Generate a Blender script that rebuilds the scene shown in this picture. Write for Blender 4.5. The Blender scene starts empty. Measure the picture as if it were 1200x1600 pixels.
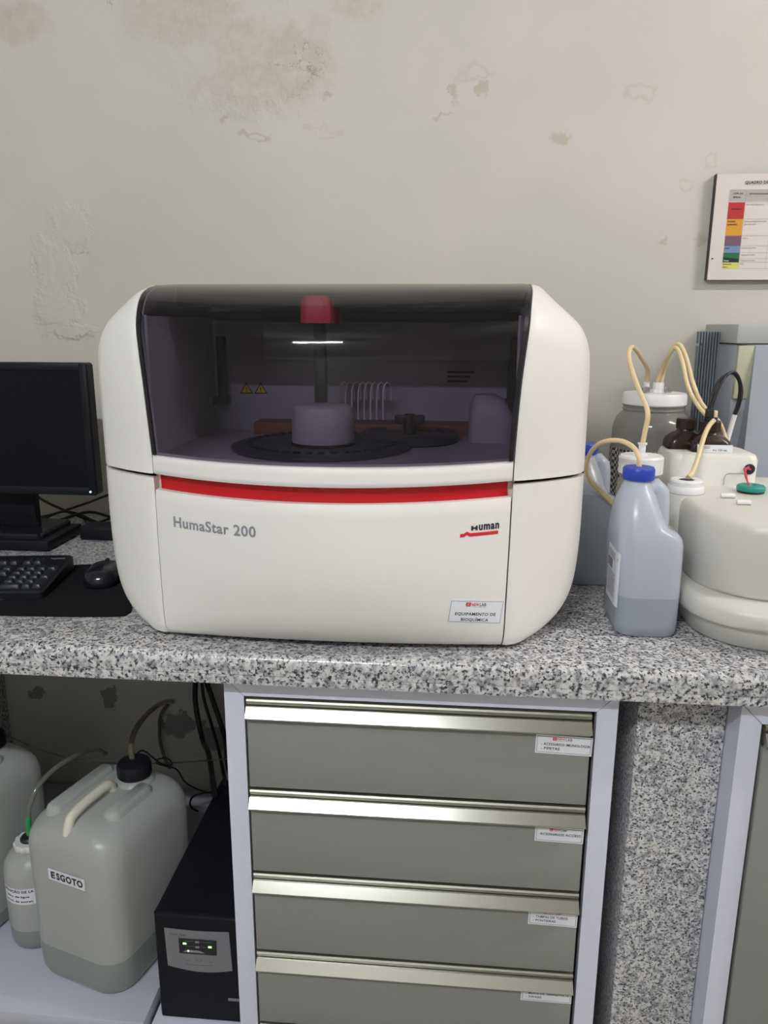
import bpy, bmesh, math, random
from mathutils import Vector, Matrix
random.seed(7)
S = bpy.context.scene
COL = S.collection
rad = math.radians

# ------------------------------------------------------------------ camera
cam_d = bpy.data.cameras.new('camera'); cam = bpy.data.objects.new('camera', cam_d); COL.objects.link(cam)
cam_d.sensor_fit = 'VERTICAL'; cam_d.sensor_height = 36.0; cam_d.lens = 36.0*1200/1600
cam_d.clip_start = .02
def cam_matrix(loc, yaw, pitch, roll):
    sy, cy = math.sin(yaw), math.cos(yaw)
    f0 = Vector((-sy, cy, 0)); r0 = Vector((cy, sy, 0)); u = Vector((0, 0, 1))
    f = f0*math.cos(pitch) - u*math.sin(pitch); up = f0*math.sin(pitch) + u*math.cos(pitch)
    r = r0*math.cos(roll) + up*math.sin(roll); up2 = -r0*math.sin(roll) + up*math.cos(roll)
    m = Matrix((r, up2, -f)).transposed().to_4x4(); m.translation = loc
    return m
cam.matrix_world = cam_matrix(Vector((.05, -1.038, 1.376)), rad(5.0), rad(13.63), rad(.2))
S.camera = cam

# ------------------------------------------------------------------ view, world, lamps
S.view_settings.view_transform = 'Standard'; S.view_settings.look = 'None'
S.view_settings.gamma = 1; S.view_settings.use_curve_mapping = False
S.view_settings.exposure = 0.0
S.cycles.use_denoising = True
S.cycles.max_bounces = 10; S.cycles.diffuse_bounces = 4; S.cycles.transparent_max_bounces = 16
S.cycles.sample_clamp_indirect = 4
W = bpy.data.worlds.new('world'); S.world = W; W.use_nodes = True
W.node_tree.nodes['Background'].inputs[0].default_value = (.78, .84, .9, 1)
W.node_tree.nodes['Background'].inputs[1].default_value = 0.25
TUBE_A = dict(x=-.54, y=-1.85, z=2.62, length=.7, power=45.0, color=(.94, .975, 1))
TUBE_B = dict(x=2.0, y=-.35, z=2.62, length=.9, power=34.0, color=(1, .945, .91))

# ------------------------------------------------------------------ materials
def srgb(r, g, b):
    f = lambda c: (c/255/12.92) if c/255 <= .04045 else ((c/255+.055)/1.055)**2.4
    return (f(r), f(g), f(b), 1)
def mat(name, col, rough=.5, metal=0, spec=.5, coat=0, emis=None, es=0, bump=0, bscale=200, trans=0, ior=1.45, aniso=0):
    m = bpy.data.materials.new(name); m.use_nodes = True
    nt = m.node_tree; b = nt.nodes['Principled BSDF']
    if len(col) == 3: col = (*col, 1)
    b.inputs['Base Color'].default_value = col; b.inputs['Roughness'].default_value = rough
    b.inputs['Metallic'].default_value = metal; b.inputs['Specular IOR Level'].default_value = spec
    b.inputs['Coat Weight'].default_value = coat; b.inputs['Transmission Weight'].default_value = trans
    b.inputs['IOR'].default_value = ior; b.inputs['Anisotropic'].default_value = aniso
    if emis: b.inputs['Emission Color'].default_value = (*emis[:3], 1); b.inputs['Emission Strength'].default_value = es
    tc = nt.nodes.new('ShaderNodeTexCoord'); n = nt.nodes.new('ShaderNodeTexNoise'); n.inputs['Scale'].default_value = bscale
    nt.links.new(tc.outputs['Object'], n.inputs['Vector'])
    mx = nt.nodes.new('ShaderNodeMix'); mx.data_type = 'RGBA'; mx.blend_type = 'MULTIPLY'
    mx.inputs[6].default_value = col; mx.inputs[7].default_value = (.93, .93, .93, 1)
    nt.links.new(n.outputs['Fac'], mx.inputs[0]); nt.links.new(mx.outputs[2], b.inputs['Base Color'])
    if bump:
        bp = nt.nodes.new('ShaderNodeBump'); bp.inputs['Strength'].default_value = bump; bp.inputs['Distance'].default_value = .001
        nt.links.new(n.outputs['Fac'], bp.inputs['Height']); nt.links.new(bp.outputs['Normal'], b.inputs['Normal'])
    return m
def see_through(name, tint, glossy_rough=.03, body=None, body_amount=0.0, rough=.4):
    """tinted pane, or a milky plastic wall: transparent + diffuse/translucent + fresnel gloss"""
    m = bpy.data.materials.new(name); m.use_nodes = True; nt = m.node_tree; nt.nodes.clear()
    out = nt.nodes.new('ShaderNodeOutputMaterial'); tr = nt.nodes.new('ShaderNodeBsdfTransparent'); tr.inputs[0].default_value = (*tint, 1)
    gl = nt.nodes.new('ShaderNodeBsdfGlossy'); gl.inputs['Roughness'].default_value = glossy_rough
    fr = nt.nodes.new('ShaderNodeFresnel'); fr.inputs[0].default_value = 1.45
    cur = tr.outputs[0]
    if body:
        d = nt.nodes.new('ShaderNodeBsdfDiffuse'); d.inputs[0].default_value = (*body, 1)
        t = nt.nodes.new('ShaderNodeBsdfTranslucent'); t.inputs[0].default_value = (*body, 1)
        a = nt.nodes.new('ShaderNodeMixShader'); a.inputs[0].default_value = .45
        nt.links.new(d.outputs[0], a.inputs[1]); nt.links.new(t.outputs[0], a.inputs[2])
        b = nt.nodes.new('ShaderNodeMixShader'); b.inputs[0].default_value = body_amount
        nt.links.new(cur, b.inputs[1]); nt.links.new(a.outputs[0], b.inputs[2]); cur = b.outputs[0]
    # the pane is not refractive, so its inner side must not show total internal reflection
    ge = nt.nodes.new('ShaderNodeNewGeometry'); inv = nt.nodes.new('ShaderNodeMath'); inv.operation = 'SUBTRACT'; inv.inputs[0].default_value = 1
    nt.links.new(ge.outputs['Backfacing'], inv.inputs[1])
    fm_ = nt.nodes.new('ShaderNodeMath'); fm_.operation = 'MULTIPLY'; nt.links.new(fr.outputs[0], fm_.inputs[0]); nt.links.new(inv.outputs[0], fm_.inputs[1])
    mx = nt.nodes.new('ShaderNodeMixShader'); nt.links.new(fm_.outputs[0], mx.inputs[0])
    nt.links.new(cur, mx.inputs[1]); nt.links.new(gl.outputs[0], mx.inputs[2]); nt.links.new(mx.outputs[0], out.inputs[0])
    return m
def ramp(nt, pts, interp='LINEAR'):
    r = nt.nodes.new('ShaderNodeValToRGB'); r.color_ramp.interpolation = interp
    e = r.color_ramp.elements
    while len(e) < len(pts): e.new(.5)
    for i, (p, c) in enumerate(pts):
        e[i].position = p; e[i].color = c if len(c) == 4 else (*c, 1)
    return r
def granite(name, scale=1.0, tone=1.0):
    m = bpy.data.materials.new(name); m.use_nodes = True; nt = m.node_tree; b = nt.nodes['Principled BSDF']
    tc = nt.nodes.new('ShaderNodeTexCoord')
    def noise(s, d=3, r=.6):
        n = nt.nodes.new('ShaderNodeTexNoise'); n.inputs['Scale'].default_value = s*scale; n.inputs['Detail'].default_value = d
        n.inputs['Roughness'].default_value = r; nt.links.new(tc.outputs['Object'], n.inputs['Vector']); return n
    n1 = noise(170, 3, .6); n2 = noise(75, 2); n3 = noise(14, 2)
    t = tone
    base = ramp(nt, [(.38, (.27*t, .28*t, .30*t)), (.5, (.50*t, .505*t, .515*t)), (.62, (.64*t, .63*t, .62*t))])
    nt.links.new(n2.outputs['Fac'], base.inputs[0])
    warm = nt.nodes.new('ShaderNodeMix'); warm.data_type = 'RGBA'
    wr = ramp(nt, [(.55, (0, 0, 0)), (.75, (.5, .5, .5))]); nt.links.new(n3.outputs['Fac'], wr.inputs[0])
    nt.links.new(wr.outputs[0], warm.inputs[0]); nt.links.new(base.outputs[0], warm.inputs[6]); warm.inputs[7].default_value = (.66*t, .60*t, .53*t, 1)
    dk = ramp(nt, [(.385, (1, 1, 1)), (.44, (.5, .5, .5)), (.485, (0, 0, 0))]); nt.links.new(n1.outputs['Fac'], dk.inputs[0])
    mx = nt.nodes.new('ShaderNodeMix'); mx.data_type = 'RGBA'
    nt.links.new(dk.outputs[0], mx.inputs[0]); nt.links.new(warm.outputs[2], mx.inputs[6]); mx.inputs[7].default_value = (.022*t, .026*t, .036*t, 1)
    nt.links.new(mx.outputs[2], b.inputs['Base Color']); b.inputs['Roughness'].default_value = .28
    return m
def wall_material():
    m = bpy.data.materials.new('painted_plaster'); m.use_nodes = True; nt = m.node_tree; b = nt.nodes['Principled BSDF']
    L = nt.links.new
    tc = nt.nodes.new('ShaderNodeTexCoord')
    dn = nt.nodes.new('ShaderNodeTexNoise'); dn.inputs['Scale'].default_value = 22; dn.inputs['Detail'].default_value = 5; dn.inputs['Roughness'].default_value = .65
    L(tc.outputs['Object'], dn.inputs['Vector'])
    sub = nt.nodes.new('ShaderNodeVectorMath'); sub.operation = 'SUBTRACT'; L(dn.outputs['Color'], sub.inputs[0]); sub.inputs[1].default_value = (.5, .5, .5)
    sc = nt.nodes.new('ShaderNodeVectorMath'); sc.operation = 'SCALE'; L(sub.outputs[0], sc.inputs[0]); sc.inputs[3].default_value = .09
    ad = nt.nodes.new('ShaderNodeVectorMath'); ad.operation = 'ADD'; L(tc.outputs['Object'], ad.inputs[0]); L(sc.outputs[0], ad.inputs[1])
    flat = nt.nodes.new('ShaderNodeVectorMath'); flat.operation = 'MULTIPLY'; L(ad.outputs[0], flat.inputs[0]); flat.inputs[1].default_value = (1, 0, 1)
    def blob(x, z, rx, rz, ring=False, ang=0):
        s = nt.nodes.new('ShaderNodeVectorMath'); s.operation = 'SUBTRACT'; L(flat.outputs[0], s.inputs[0]); s.inputs[1].default_value = (x, 0, z)
        src = s.outputs[0]
        if ang:
            ro = nt.nodes.new('ShaderNodeVectorRotate'); ro.rotation_type = 'Y_AXIS'; ro.inputs['Angle'].default_value = rad(ang); L(src, ro.inputs[0]); src = ro.outputs[0]
        q = nt.nodes.new('ShaderNodeVectorMath'); q.operation = 'MULTIPLY'; L(src, q.inputs[0]); q.inputs[1].default_value = (1/rx, 0, 1/rz)
        l = nt.nodes.new('ShaderNodeVectorMath'); l.operation = 'LENGTH'; L(q.outputs[0], l.inputs[0])
        mr = nt.nodes.new('ShaderNodeMapRange'); mr.interpolation_type = 'SMOOTHSTEP'
        if ring:
            a = nt.nodes.new('ShaderNodeMath'); a.operation = 'SUBTRACT'; L(l.outputs['Value'], a.inputs[0]); a.inputs[1].default_value = .85
            c = nt.nodes.new('ShaderNodeMath'); c.operation = 'ABSOLUTE'; L(a.outputs[0], c.inputs[0])
            L(c.outputs[0], mr.inputs[0]); mr.inputs[1].default_value = .05; mr.inputs[2].default_value = .35
        else:
            L(l.outputs['Value'], mr.inputs[0]); mr.inputs[1].default_value = .55; mr.inputs[2].default_value = 1.1
        mr.inputs[3].default_value = 1; mr.inputs[4].default_value = 0
        return mr.outputs[0]
    def union(lst):
        cur = lst[0]
        for x in lst[1:]:
            n = nt.nodes.new('ShaderNodeMath'); n.operation = 'MAXIMUM'; L(cur, n.inputs[0]); L(x, n.inputs[1]); cur = n.outputs[0]
        return cur
    def mul(a, bb, k=None):
        n = nt.nodes.new('ShaderNodeMath'); n.operation = 'MULTIPLY'; L(a, n.inputs[0])
        if k is None: L(bb, n.inputs[1])
        else: n.inputs[1].default_value = k
        return n.outputs[0]
    def mix(fac, a, col, k=1):
        n = nt.nodes.new('ShaderNodeMix'); n.data_type = 'RGBA'; L(mul(fac, None, k), n.inputs[0])
        if isinstance(a, tuple): n.inputs[6].default_value = a
        else: L(a, n.inputs[6])
        n.inputs[7].default_value = col; return n.outputs[2]
    big = nt.nodes.new('ShaderNodeTexNoise'); big.inputs['Scale'].default_value = 2.2; big.inputs['Detail'].default_value = 3; L(tc.outputs['Object'], big.inputs['Vector'])
    br = ramp(nt, [(.35, (.505, .495, .445)), (.65, (.565, .535, .49))]); L(big.outputs['Fac'], br.inputs[0])
    fine = nt.nodes.new('ShaderNodeTexNoise'); fine.inputs['Scale'].default_value = 30; fine.inputs['Detail'].default_value = 6; fine.inputs['Roughness'].default_value = .7; L(tc.outputs['Object'], fine.inputs['Vector'])
    fr_ = ramp(nt, [(.42, (0, 0, 0)), (.72, (1, 1, 1))]); L(fine.outputs['Fac'], fr_.inputs[0])
    # yellow damp stains
    st = union([blob(-.56, 2.05, .16, .08), blob(-.36, 1.93, .17, .11), blob(-.17, 2.05, .07, .05), blob(-.93, 2.03, .07, .05), blob(-.43, 1.98, .08, .05)])
    c = mix(mul(st, fr_.outputs[0]), br.outputs[0], (.36, .31, .18, 1), .55)
    c = mix(st, c, (.47, .42, .30, 1), .30)
    sp = union([blob(-.402, 1.788, .030, .014, True), blob(-.469, 1.823, .012, .017), blob(-.234, 1.863, .014, .010), blob(.038, 1.872, .010, .024),
                blob(.012, 1.828, .028, .006), blob(.505, 1.565, .016, .008), blob(.105, 1.868, .010, .016), blob(.59, 1.56, .02, .014), blob(.27, 1.77, .03, .016)])
    c = mix(sp, c, (.36, .31, .19, 1), .5)
    rg = union([blob(.589, 1.718, .017, .019, True), blob(.545, 1.678, .016, .017, True), blob(.432, 1.865, .034, .022, True), blob(.08, 1.90, .036, .018, True), blob(-.31, 1.93, .05, .06, True), blob(-.25, 1.80, .05, .012, True)])
    c = mix(rg, c, (.43, .37, .29, 1), .32)
    # lifted paint at upper left: grey-violet scuffs and light filler
    sc1 = union([blob(-.52, 1.90, .012, .045, False, -38), blob(-.475, 1.868, .028, .018), blob(-.26, 2.0, .03, .04)])
    c = mix(sc1, c, (.50, .44, .42, 1), .45)
    fl = union([blob(-.845, 1.475, .035, .055), blob(-.84, 1.42, .03, .03)])
    c = mix(fl, c, (.53, .505, .40, 1), .4)
    # hairline cracks
    wv = nt.nodes.new('ShaderNodeTexVoronoi'); wv.feature = 'DISTANCE_TO_EDGE'; wv.inputs['Scale'].default_value = 11; L(ad.outputs[0], wv.inputs['Vector'])
    cr = ramp(nt, [(0, (1, 1, 1)), (.012, (0, 0, 0))]); L(wv.outputs['Distance'], cr.inputs[0])
    crm = union([blob(-.84, 1.535, .07, .015), blob(-.73, 2.07, .05, .025), blob(-.30, 1.92, .07, .08)])
    c = mix(mul(cr.outputs[0], crm), c, (.19, .16, .12, 1), .75)
    # bare cement where paint has fallen below the worktop
    pl = union([blob(-1.065, .392, .015, .030), blob(-.865, .395, .033, .034), blob(-.675, .318, .055, .048), blob(-.565, .285, .05, .04), blob(-.60, .33, .02, .02)])
    plr = ramp(nt, [(.35, (0, 0, 0)), (.42, (1, 1, 1))]); L(pl, plr.inputs[0])
    c = mix(plr.outputs[0], c, (.23, .21, .20, 1), .85)
    L(c, b.inputs['Base Color']); b.inputs['Roughness'].default_value = .55; b.inputs['Specular IOR Level'].default_value = .35
    # relief: blistered and flaking paint
    bl = union([blob(-.90, 1.50, .055, .11), blob(-.905, 1.41, .07, .05), blob(-.86, 1.60, .06, .06), blob(-.40, 1.95, .25, .13), blob(-.88, 1.36, .08, .02)])
    wn = nt.nodes.new('ShaderNodeTexNoise'); wn.inputs['Scale'].default_value = 9; wn.inputs['Detail'].default_value = 2.5; wn.inputs['Distortion'].default_value = 1.2; L(tc.outputs['Object'], wn.inputs['Vector'])
    add = nt.nodes.new('ShaderNodeMath'); add.operation = 'ADD'; L(mul(bl, wn.outputs['Fac']), add.inputs[0]); L(mul(plr.outputs[0], None, -.5), add.inputs[1])
    add2 = nt.nodes.new('ShaderNodeMath'); add2.operation = 'ADD'; L(add.outputs[0], add2.inputs[0]); L(mul(big.outputs['Fac'], None, .8), add2.inputs[1])
    bp = nt.nodes.new('ShaderNodeBump'); bp.inputs['Strength'].default_value = .55; bp.inputs['Distance'].default_value = .012
    L(add2.outputs[0], bp.inputs['Height']); L(bp.outputs['Normal'], b.inputs['Normal'])
    return m

M = {}
M['wall'] = wall_material()
M['plain_wall'] = mat('plain_wall_paint', (.56, .54, .50), .8, bscale=3)
M['ceiling'] = mat('ceiling_paint', (.72, .71, .69), .9, bscale=3)
M['floor'] = mat('floor_tile', (.42, .40, .37), .35, bscale=8)
M['granite'] = granite('grey_granite', 1.25)
M['granite_pillar'] = granite('grey_granite_pillar', 1.6, 1.12)
M['white_plastic'] = mat('white_enamel_plastic', (.83, .81, .79), .38, bump=.05, bscale=900)
M['ivory'] = mat('ivory_inner_plastic', (.78, .62, .50), .5)
M['red'] = mat('red_lacquer', (.50, .006, .014), .35)
M['glass'] = see_through('smoked_acrylic', (.68, .65, .71), .045)
M['black_trim'] = mat('black_gloss_trim', (.01, .01, .013), .22)
M['chamber'] = mat('chamber_grey_white', (.42, .42, .45), .5)
M['dark_part'] = mat('dark_grey_plastic', (.03, .03, .035), .45)
M['disc'] = mat('carousel_dark_plastic', (.06, .065, .085), .4)
M['cap_red'] = mat('dull_red_cap', (.75, .04, .08), .4)
M['grey_print'] = mat('grey_print', (.24, .26, .29), .5)
M['black_print'] = mat('black_print', (.015, .015, .02), .5)
M['red_print'] = mat('red_print', (.62, .02, .03), .5)
M['paper'] = mat('white_label_paper', (.80, .82, .88), .5)
M['cab_white'] = mat('white_laminate', (.69, .72, .84), .42, bscale=60)
M['cab_grey'] = mat('greige_laminate', (.26, .262, .248), .36, bscale=300, bump=.06)
M['alu'] = mat('brushed_aluminium', (.52, .52, .47), .20, metal=1, bscale=500)
M['alu_dark'] = mat('anodised_lip', (.34, .335, .29), .4, metal=.8)
M['gap'] = mat('gap_shade', (.012, .012, .014), .8)  # near black, the shade around the drawers put into a colour
M['black_plastic'] = mat('black_plastic', (.010, .011, .015), .42, spec=.22)
M['black_gloss'] = mat('black_gloss_plastic', (.01, .012, .018), .12)
M['screen'] = mat('switched_off_screen', (.006, .007, .010), .35, spec=.15)
M['key'] = mat('dark_key_plastic', (.022, .026, .035), .35, spec=.35)
M['rubber'] = mat('black_mat_cloth', (.010, .011, .013), .9, spec=.1, bump=.3, bscale=1500)
M['cable'] = mat('black_cable_rubber', (.012, .012, .013), .4)
M['ups'] = mat('black_powder_coat', (.006, .007, .011), .45, spec=.2, bump=.2, bscale=1200)
M['ups_panel'] = mat('grey_membrane_panel', (.20, .205, .225), .5)
M['led'] = mat('lit_green_lamp', (.2, .8, .2), .4, emis=(.45, 1, .35), es=1.6)
M['led_blue'] = mat('lit_power_lamp', (.6, .75, 1), .4, emis=(.55, .75, 1), es=1.6)
M['hdpe'] = see_through('milky_jug_plastic', (.93, .96, 1.0), .25, (.70, .745, .83), .9)
M['hdpe_full'] = see_through('milky_plastic_over_liquid', (.5, .55, .6), .25, (.50, .555, .62), .96)
M['hdpe_dim'] = see_through('yellowed_jerrican_plastic', (.95, .97, .95), .3, (.71, .74, .71), .9)
M['hdpe_dim_full'] = see_through('yellowed_plastic_over_liquid', (.5, .55, .5), .3, (.45, .49, .47), .96)
M['blue'] = mat('blue_cap_plastic', (.02, .055, .42), .4)
M['white_cap'] = mat('white_cap_plastic', (.78, .78, .79), .4)
M['smoke_jar'] = see_through('smoky_jar_plastic', (.70, .68, .66), .12, (.42, .40, .39), .6)
M['clear_jar'] = see_through('cloudy_jar_plastic', (.75, .74, .68), .12, (.55, .54, .47), .5)
M['tube'] = mat('cream_silicone_tube', (.72, .58, .34), .35, trans=.0)
M['clear_tube'] = see_through('clear_tube', (.75, .78, .72), .1, (.42, .44, .40), .45)
M['dim_tube'] = see_through('brownish_clear_tube', (.6, .55, .45), .1, (.30, .26, .20), .6)
M['green_tube'] = mat('green_tape', (.03, .30, .09), .4)
M['cream'] = mat('cream_machine_plastic', (.66, .645, .60), .36, bump=.05, bscale=700)
M['cream_light'] = mat('pale_cream_plastic', (.76, .75, .70), .4)
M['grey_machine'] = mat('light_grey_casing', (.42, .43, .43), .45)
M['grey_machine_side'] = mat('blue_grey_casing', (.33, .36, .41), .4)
M['stain_glass'] = mat('yellowed_patch', (.45, .46, .33), .45)
M['rib'] = mat('slate_grey_ribbed', (.14, .165, .19), .5)
M['brown'] = mat('brown_bottle_plastic', (.022, .011, .009), .25)
M['teal'] = mat('teal_cap_plastic', (.02, .27, .22), .4)
M['wire_red'] = mat('red_wire', (.55, .04, .08), .4)
M['steel'] = mat('dull_steel', (.4, .4, .4), .35, metal=1)
M['lamp'] = None

# checker (houndstooth) cloth
def checker_mat():
    m = mat('checked_cloth', (.5, .5, .5), .8); nt = m.node_tree
    ck = nt.nodes.new('ShaderNodeTexChecker'); ck.inputs['Scale'].default_value = 150
    ck.inputs[1].default_value = (.02, .02, .03, 1); ck.inputs[2].default_value = (.42, .41, .40, 1)
    tc = nt.nodes.new('ShaderNodeTexCoord'); nt.links.new(tc.outputs['Object'], ck.inputs[0])
    nt.links.new(ck.outputs[0], nt.nodes['Principled BSDF'].inputs['Base Color']); return m
M['check'] = checker_mat()

# ------------------------------------------------------------------ mesh helpers
def link(name, me, parent=None, mats=None):
    o = bpy.data.objects.new(name, me); COL.objects.link(o)
    for m in (mats or []): me.materials.append(m)
    if parent: o.parent = parent; o.matrix_parent_inverse = Matrix.Identity(4); o.location = -Vector(parent_origin(parent))
    return o
def parent_origin(p):
    v = Vector((0, 0, 0))
    while p is not None: v = v + p.location; p = p.parent
    return v
def smooth(me, ang=35):
    for p in me.polygons: p.use_smooth = True
    try: me.set_sharp_from_angle(angle=rad(ang))
    except Exception: pass
def fill_line(bm, z):
    """cut the wall at the liquid level; below it the milky wall lies on liquid and is darker"""
    bmesh.ops.bisect_plane(bm, geom=bm.verts[:]+bm.edges[:]+bm.faces[:], plane_co=(0, 0, z), plane_no=(0, 0, 1))
    for f in bm.faces: f.material_index = 1 if f.calc_center_median().z < z else 0
def bm_obj(name, bm, m, parent=None, ang=35, sm=True):
    me = bpy.data.meshes.new(name)
    bmesh.ops.recalc_face_normals(bm, faces=bm.faces)
    bm.to_mesh(me); bm.free()
    o = link(name, me, parent, m if isinstance(m, (list, tuple)) else [m])
    if sm: smooth(me, ang)
    return o
def thing(name, label, cat, loc=(0, 0, 0), group=None):
    o = bpy.data.objects.new(name, None); COL.objects.link(o); o.location = loc; o.empty_display_size = .05
    return tag(o, label, cat, group)
def tag(o, label, cat, group=None):
    o['label'] = label; o['category'] = cat
    if group: o['group'] = group
    return o
def box(bm, x0, x1, y0, y1, z0, z1, bev=0, seg=2, mi=0):
    r = bmesh.ops.create_cube(bm, size=1)
    vs = r['verts']
    for v in vs:
        v.co = Vector(((x0+x1)/2 + v.co.x*(x1-x0), (y0+y1)/2 + v.co.y*(y1-y0), (z0+z1)/2 + v.co.z*(z1-z0)))
    fs = list({f for v in vs for f in v.link_faces})
    for f in fs: f.material_index = mi
    if bev:
        es = list({e for v in vs for e in v.link_edges})
        bmesh.ops.bevel(bm, geom=es, offset=bev, segments=seg, profile=.5, affect='EDGES')
    return vs
def box_obj(name, b, m, parent=None, bev=0, seg=2):
    bm = bmesh.new(); box(bm, *b, bev=bev, seg=seg); return bm_obj(name, bm, m, parent)
def grid(bm, rows, closed=False, mi=0):
    V = [[bm.verts.new(p) for p in r] for r in rows]
    for a, b in zip(V, V[1:]):
        n = len(a)
        for i in range(n if closed else n-1):
            j = (i+1) % n
            try: bm.faces.new((a[i], a[j], b[j], b[i])).material_index = mi
            except ValueError: pass
    return V
def rring(cx, cy, z, hx, hy, r, rot=0, n=6, pivot=None):
    r = min(r, hx-1e-4, hy-1e-4); pts = []
    for (sx, sy, a0) in ((1, 1, 0), (-1, 1, 90), (-1, -1, 180), (1, -1, 270)):
        for k in range(n+1):
            a = rad(a0 + 90*k/n); pts.append((sx*(hx-r)+r*math.cos(a), sy*(hy-r)+r*math.sin(a)))
    px, py = pivot or (cx, cy); c, s = math.cos(rad(rot)), math.sin(rad(rot)); out = []
    for x, y in pts:
        X, Y = cx+x-px, cy+y-py
        out.append((px+X*c-Y*s, py+X*s+Y*c, z))
    return out
def loft(bm, rings, cap0=True, cap1=True, mi=0):
    V = grid(bm, rings, closed=True, mi=mi)
    if cap0: bm.faces.new(V[0][::-1]).material_index = mi
    if cap1: bm.faces.new(V[-1]).material_index = mi
    return V
def lathe(bm, prof, c=(0, 0), n=32, mi=0, cap0=True, cap1=True):
    rings = [[(c[0]+r*math.cos(2*math.pi*k/n), c[1]+r*math.sin(2*math.pi*k/n), z) for k in range(n)] for r, z in prof]
    return loft(bm, rings, cap0, cap1, mi)
def catmull(pts, sub=8):
    P = [Vector(p) for p in pts]; P = [P[0]*2-P[1]] + P + [P[-1]*2-P[-2]]; out = []
    for i in range(1, len(P)-2):
        for k in range(sub):
            t = k/sub; a, b, c, d = P[i-1:i+3]
            out.append(.5*((2*b)+(c-a)*t+(2*a-5*b+4*c-d)*t*t+(3*b-a-3*c+d)*t**3))
    out.append(P[-2]); return out
def tube(bm, pts, r, n=10, sub=8, mi=0, flat=1.0):
    C = catmull(pts, sub) if sub > 1 else [Vector(p) for p in pts]
    rings = []; up = Vector((0, 0, 1))
    t0 = (C[1]-C[0]).normalized(); nrm = t0.orthogonal().normalized()
    for i, p in enumerate(C):
        t = (C[min(i+1, len(C)-1)]-C[max(i-1, 0)]).normalized()
        nrm = (nrm - t*nrm.dot(t)).normalized(); b = t.cross(nrm)
        rings.append([tuple(p + nrm*math.cos(2*math.pi*k/n)*r + b*math.sin(2*math.pi*k/n)*r*flat) for k in range(n)])
    loft(bm, rings, mi=mi)
def tube_obj(name, pts, r, m, parent=None, n=10, sub=8):
    bm = bmesh.new(); tube(bm, pts, r, n, sub); return bm_obj(name, bm, m, parent, ang=60)
_tc = {}
def text_geo(s, bold=0.0):
    if (s, bold) in _tc: return _tc[(s, bold)]
    cu = bpy.data.curves.new('t', 'FONT'); cu.body = s; cu.size = 1; cu.offset = bold; cu.resolution_u = 3; cu.space_character = 1+bold*3.5
    o = bpy.data.objects.new('t', cu); COL.objects.link(o)
    dg = bpy.context.evaluated_depsgraph_get(); ev = o.evaluated_get(dg); me = ev.to_mesh()
    vs = [(v.co.x, v.co.y) for v in me.vertices]; fs = [tuple(p.vertices) for p in me.polygons]
    ev.to_mesh_clear(); bpy.data.objects.remove(o); bpy.data.curves.remove(cu)
    _tc[(s, bold)] = (vs, fs); return vs, fs
def put_text(bm, s, fmap, u0, v0, height=None, width=None, off=.0006, mi=0, bold=.02, align='L', caps=.69, slant=0):
    """text whose baseline starts at u0,v0; fmap(u, v, off) -> 3D"""
    vs, fs = text_geo(s, bold)
    if not vs: return
    x0 = min(v[0] for v in vs); x1 = max(v[0] for v in vs)
    ky = (height/caps) if height else None
    kx = (width/(x1-x0)) if width else ky
    if ky is None: ky = kx
    w = (x1-x0)*kx; sh = 0 if align == 'L' else (-w/2 if align == 'C' else -w)
    V = [bm.verts.new(fmap(u0+sh+(x-x0)*kx+slant*y*ky, v0+y*ky, off)) for x, y in vs]
    for f in fs:
        try: bm.faces.new([V[i] for i in f]).material_index = mi
        except ValueError: pass
def put_quad(bm, fmap, pts, off, mi, sub=1):
    if len(pts) == 4 and sub > 1:
        rows = []
        for j in range(sub+1):
            t = j/sub; row = []
            for i in range(sub+1):
                s = i/sub
                u = (1-t)*((1-s)*pts[0][0]+s*pts[1][0])+t*((1-s)*pts[3][0]+s*pts[2][0])
                v = (1-t)*((1-s)*pts[0][1]+s*pts[1][1])+t*((1-s)*pts[3][1]+s*pts[2][1])
                row.append(fmap(u, v, off))
            rows.append(row)
        grid(bm, rows, mi=mi)
    else:
        bm.faces.new([bm.verts.new(fmap(u, v, off)) for u, v in pts]).material_index = mi
def rectpts(u0, v0, u1, v1): return [(u0, v0), (u1, v0), (u1, v1), (u0, v1)]
def flat_obj(name, bm, mats, parent):
    me = bpy.data.meshes.new(name); bm.to_mesh(me); bm.free(); return link(name, me, parent, mats)
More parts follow.
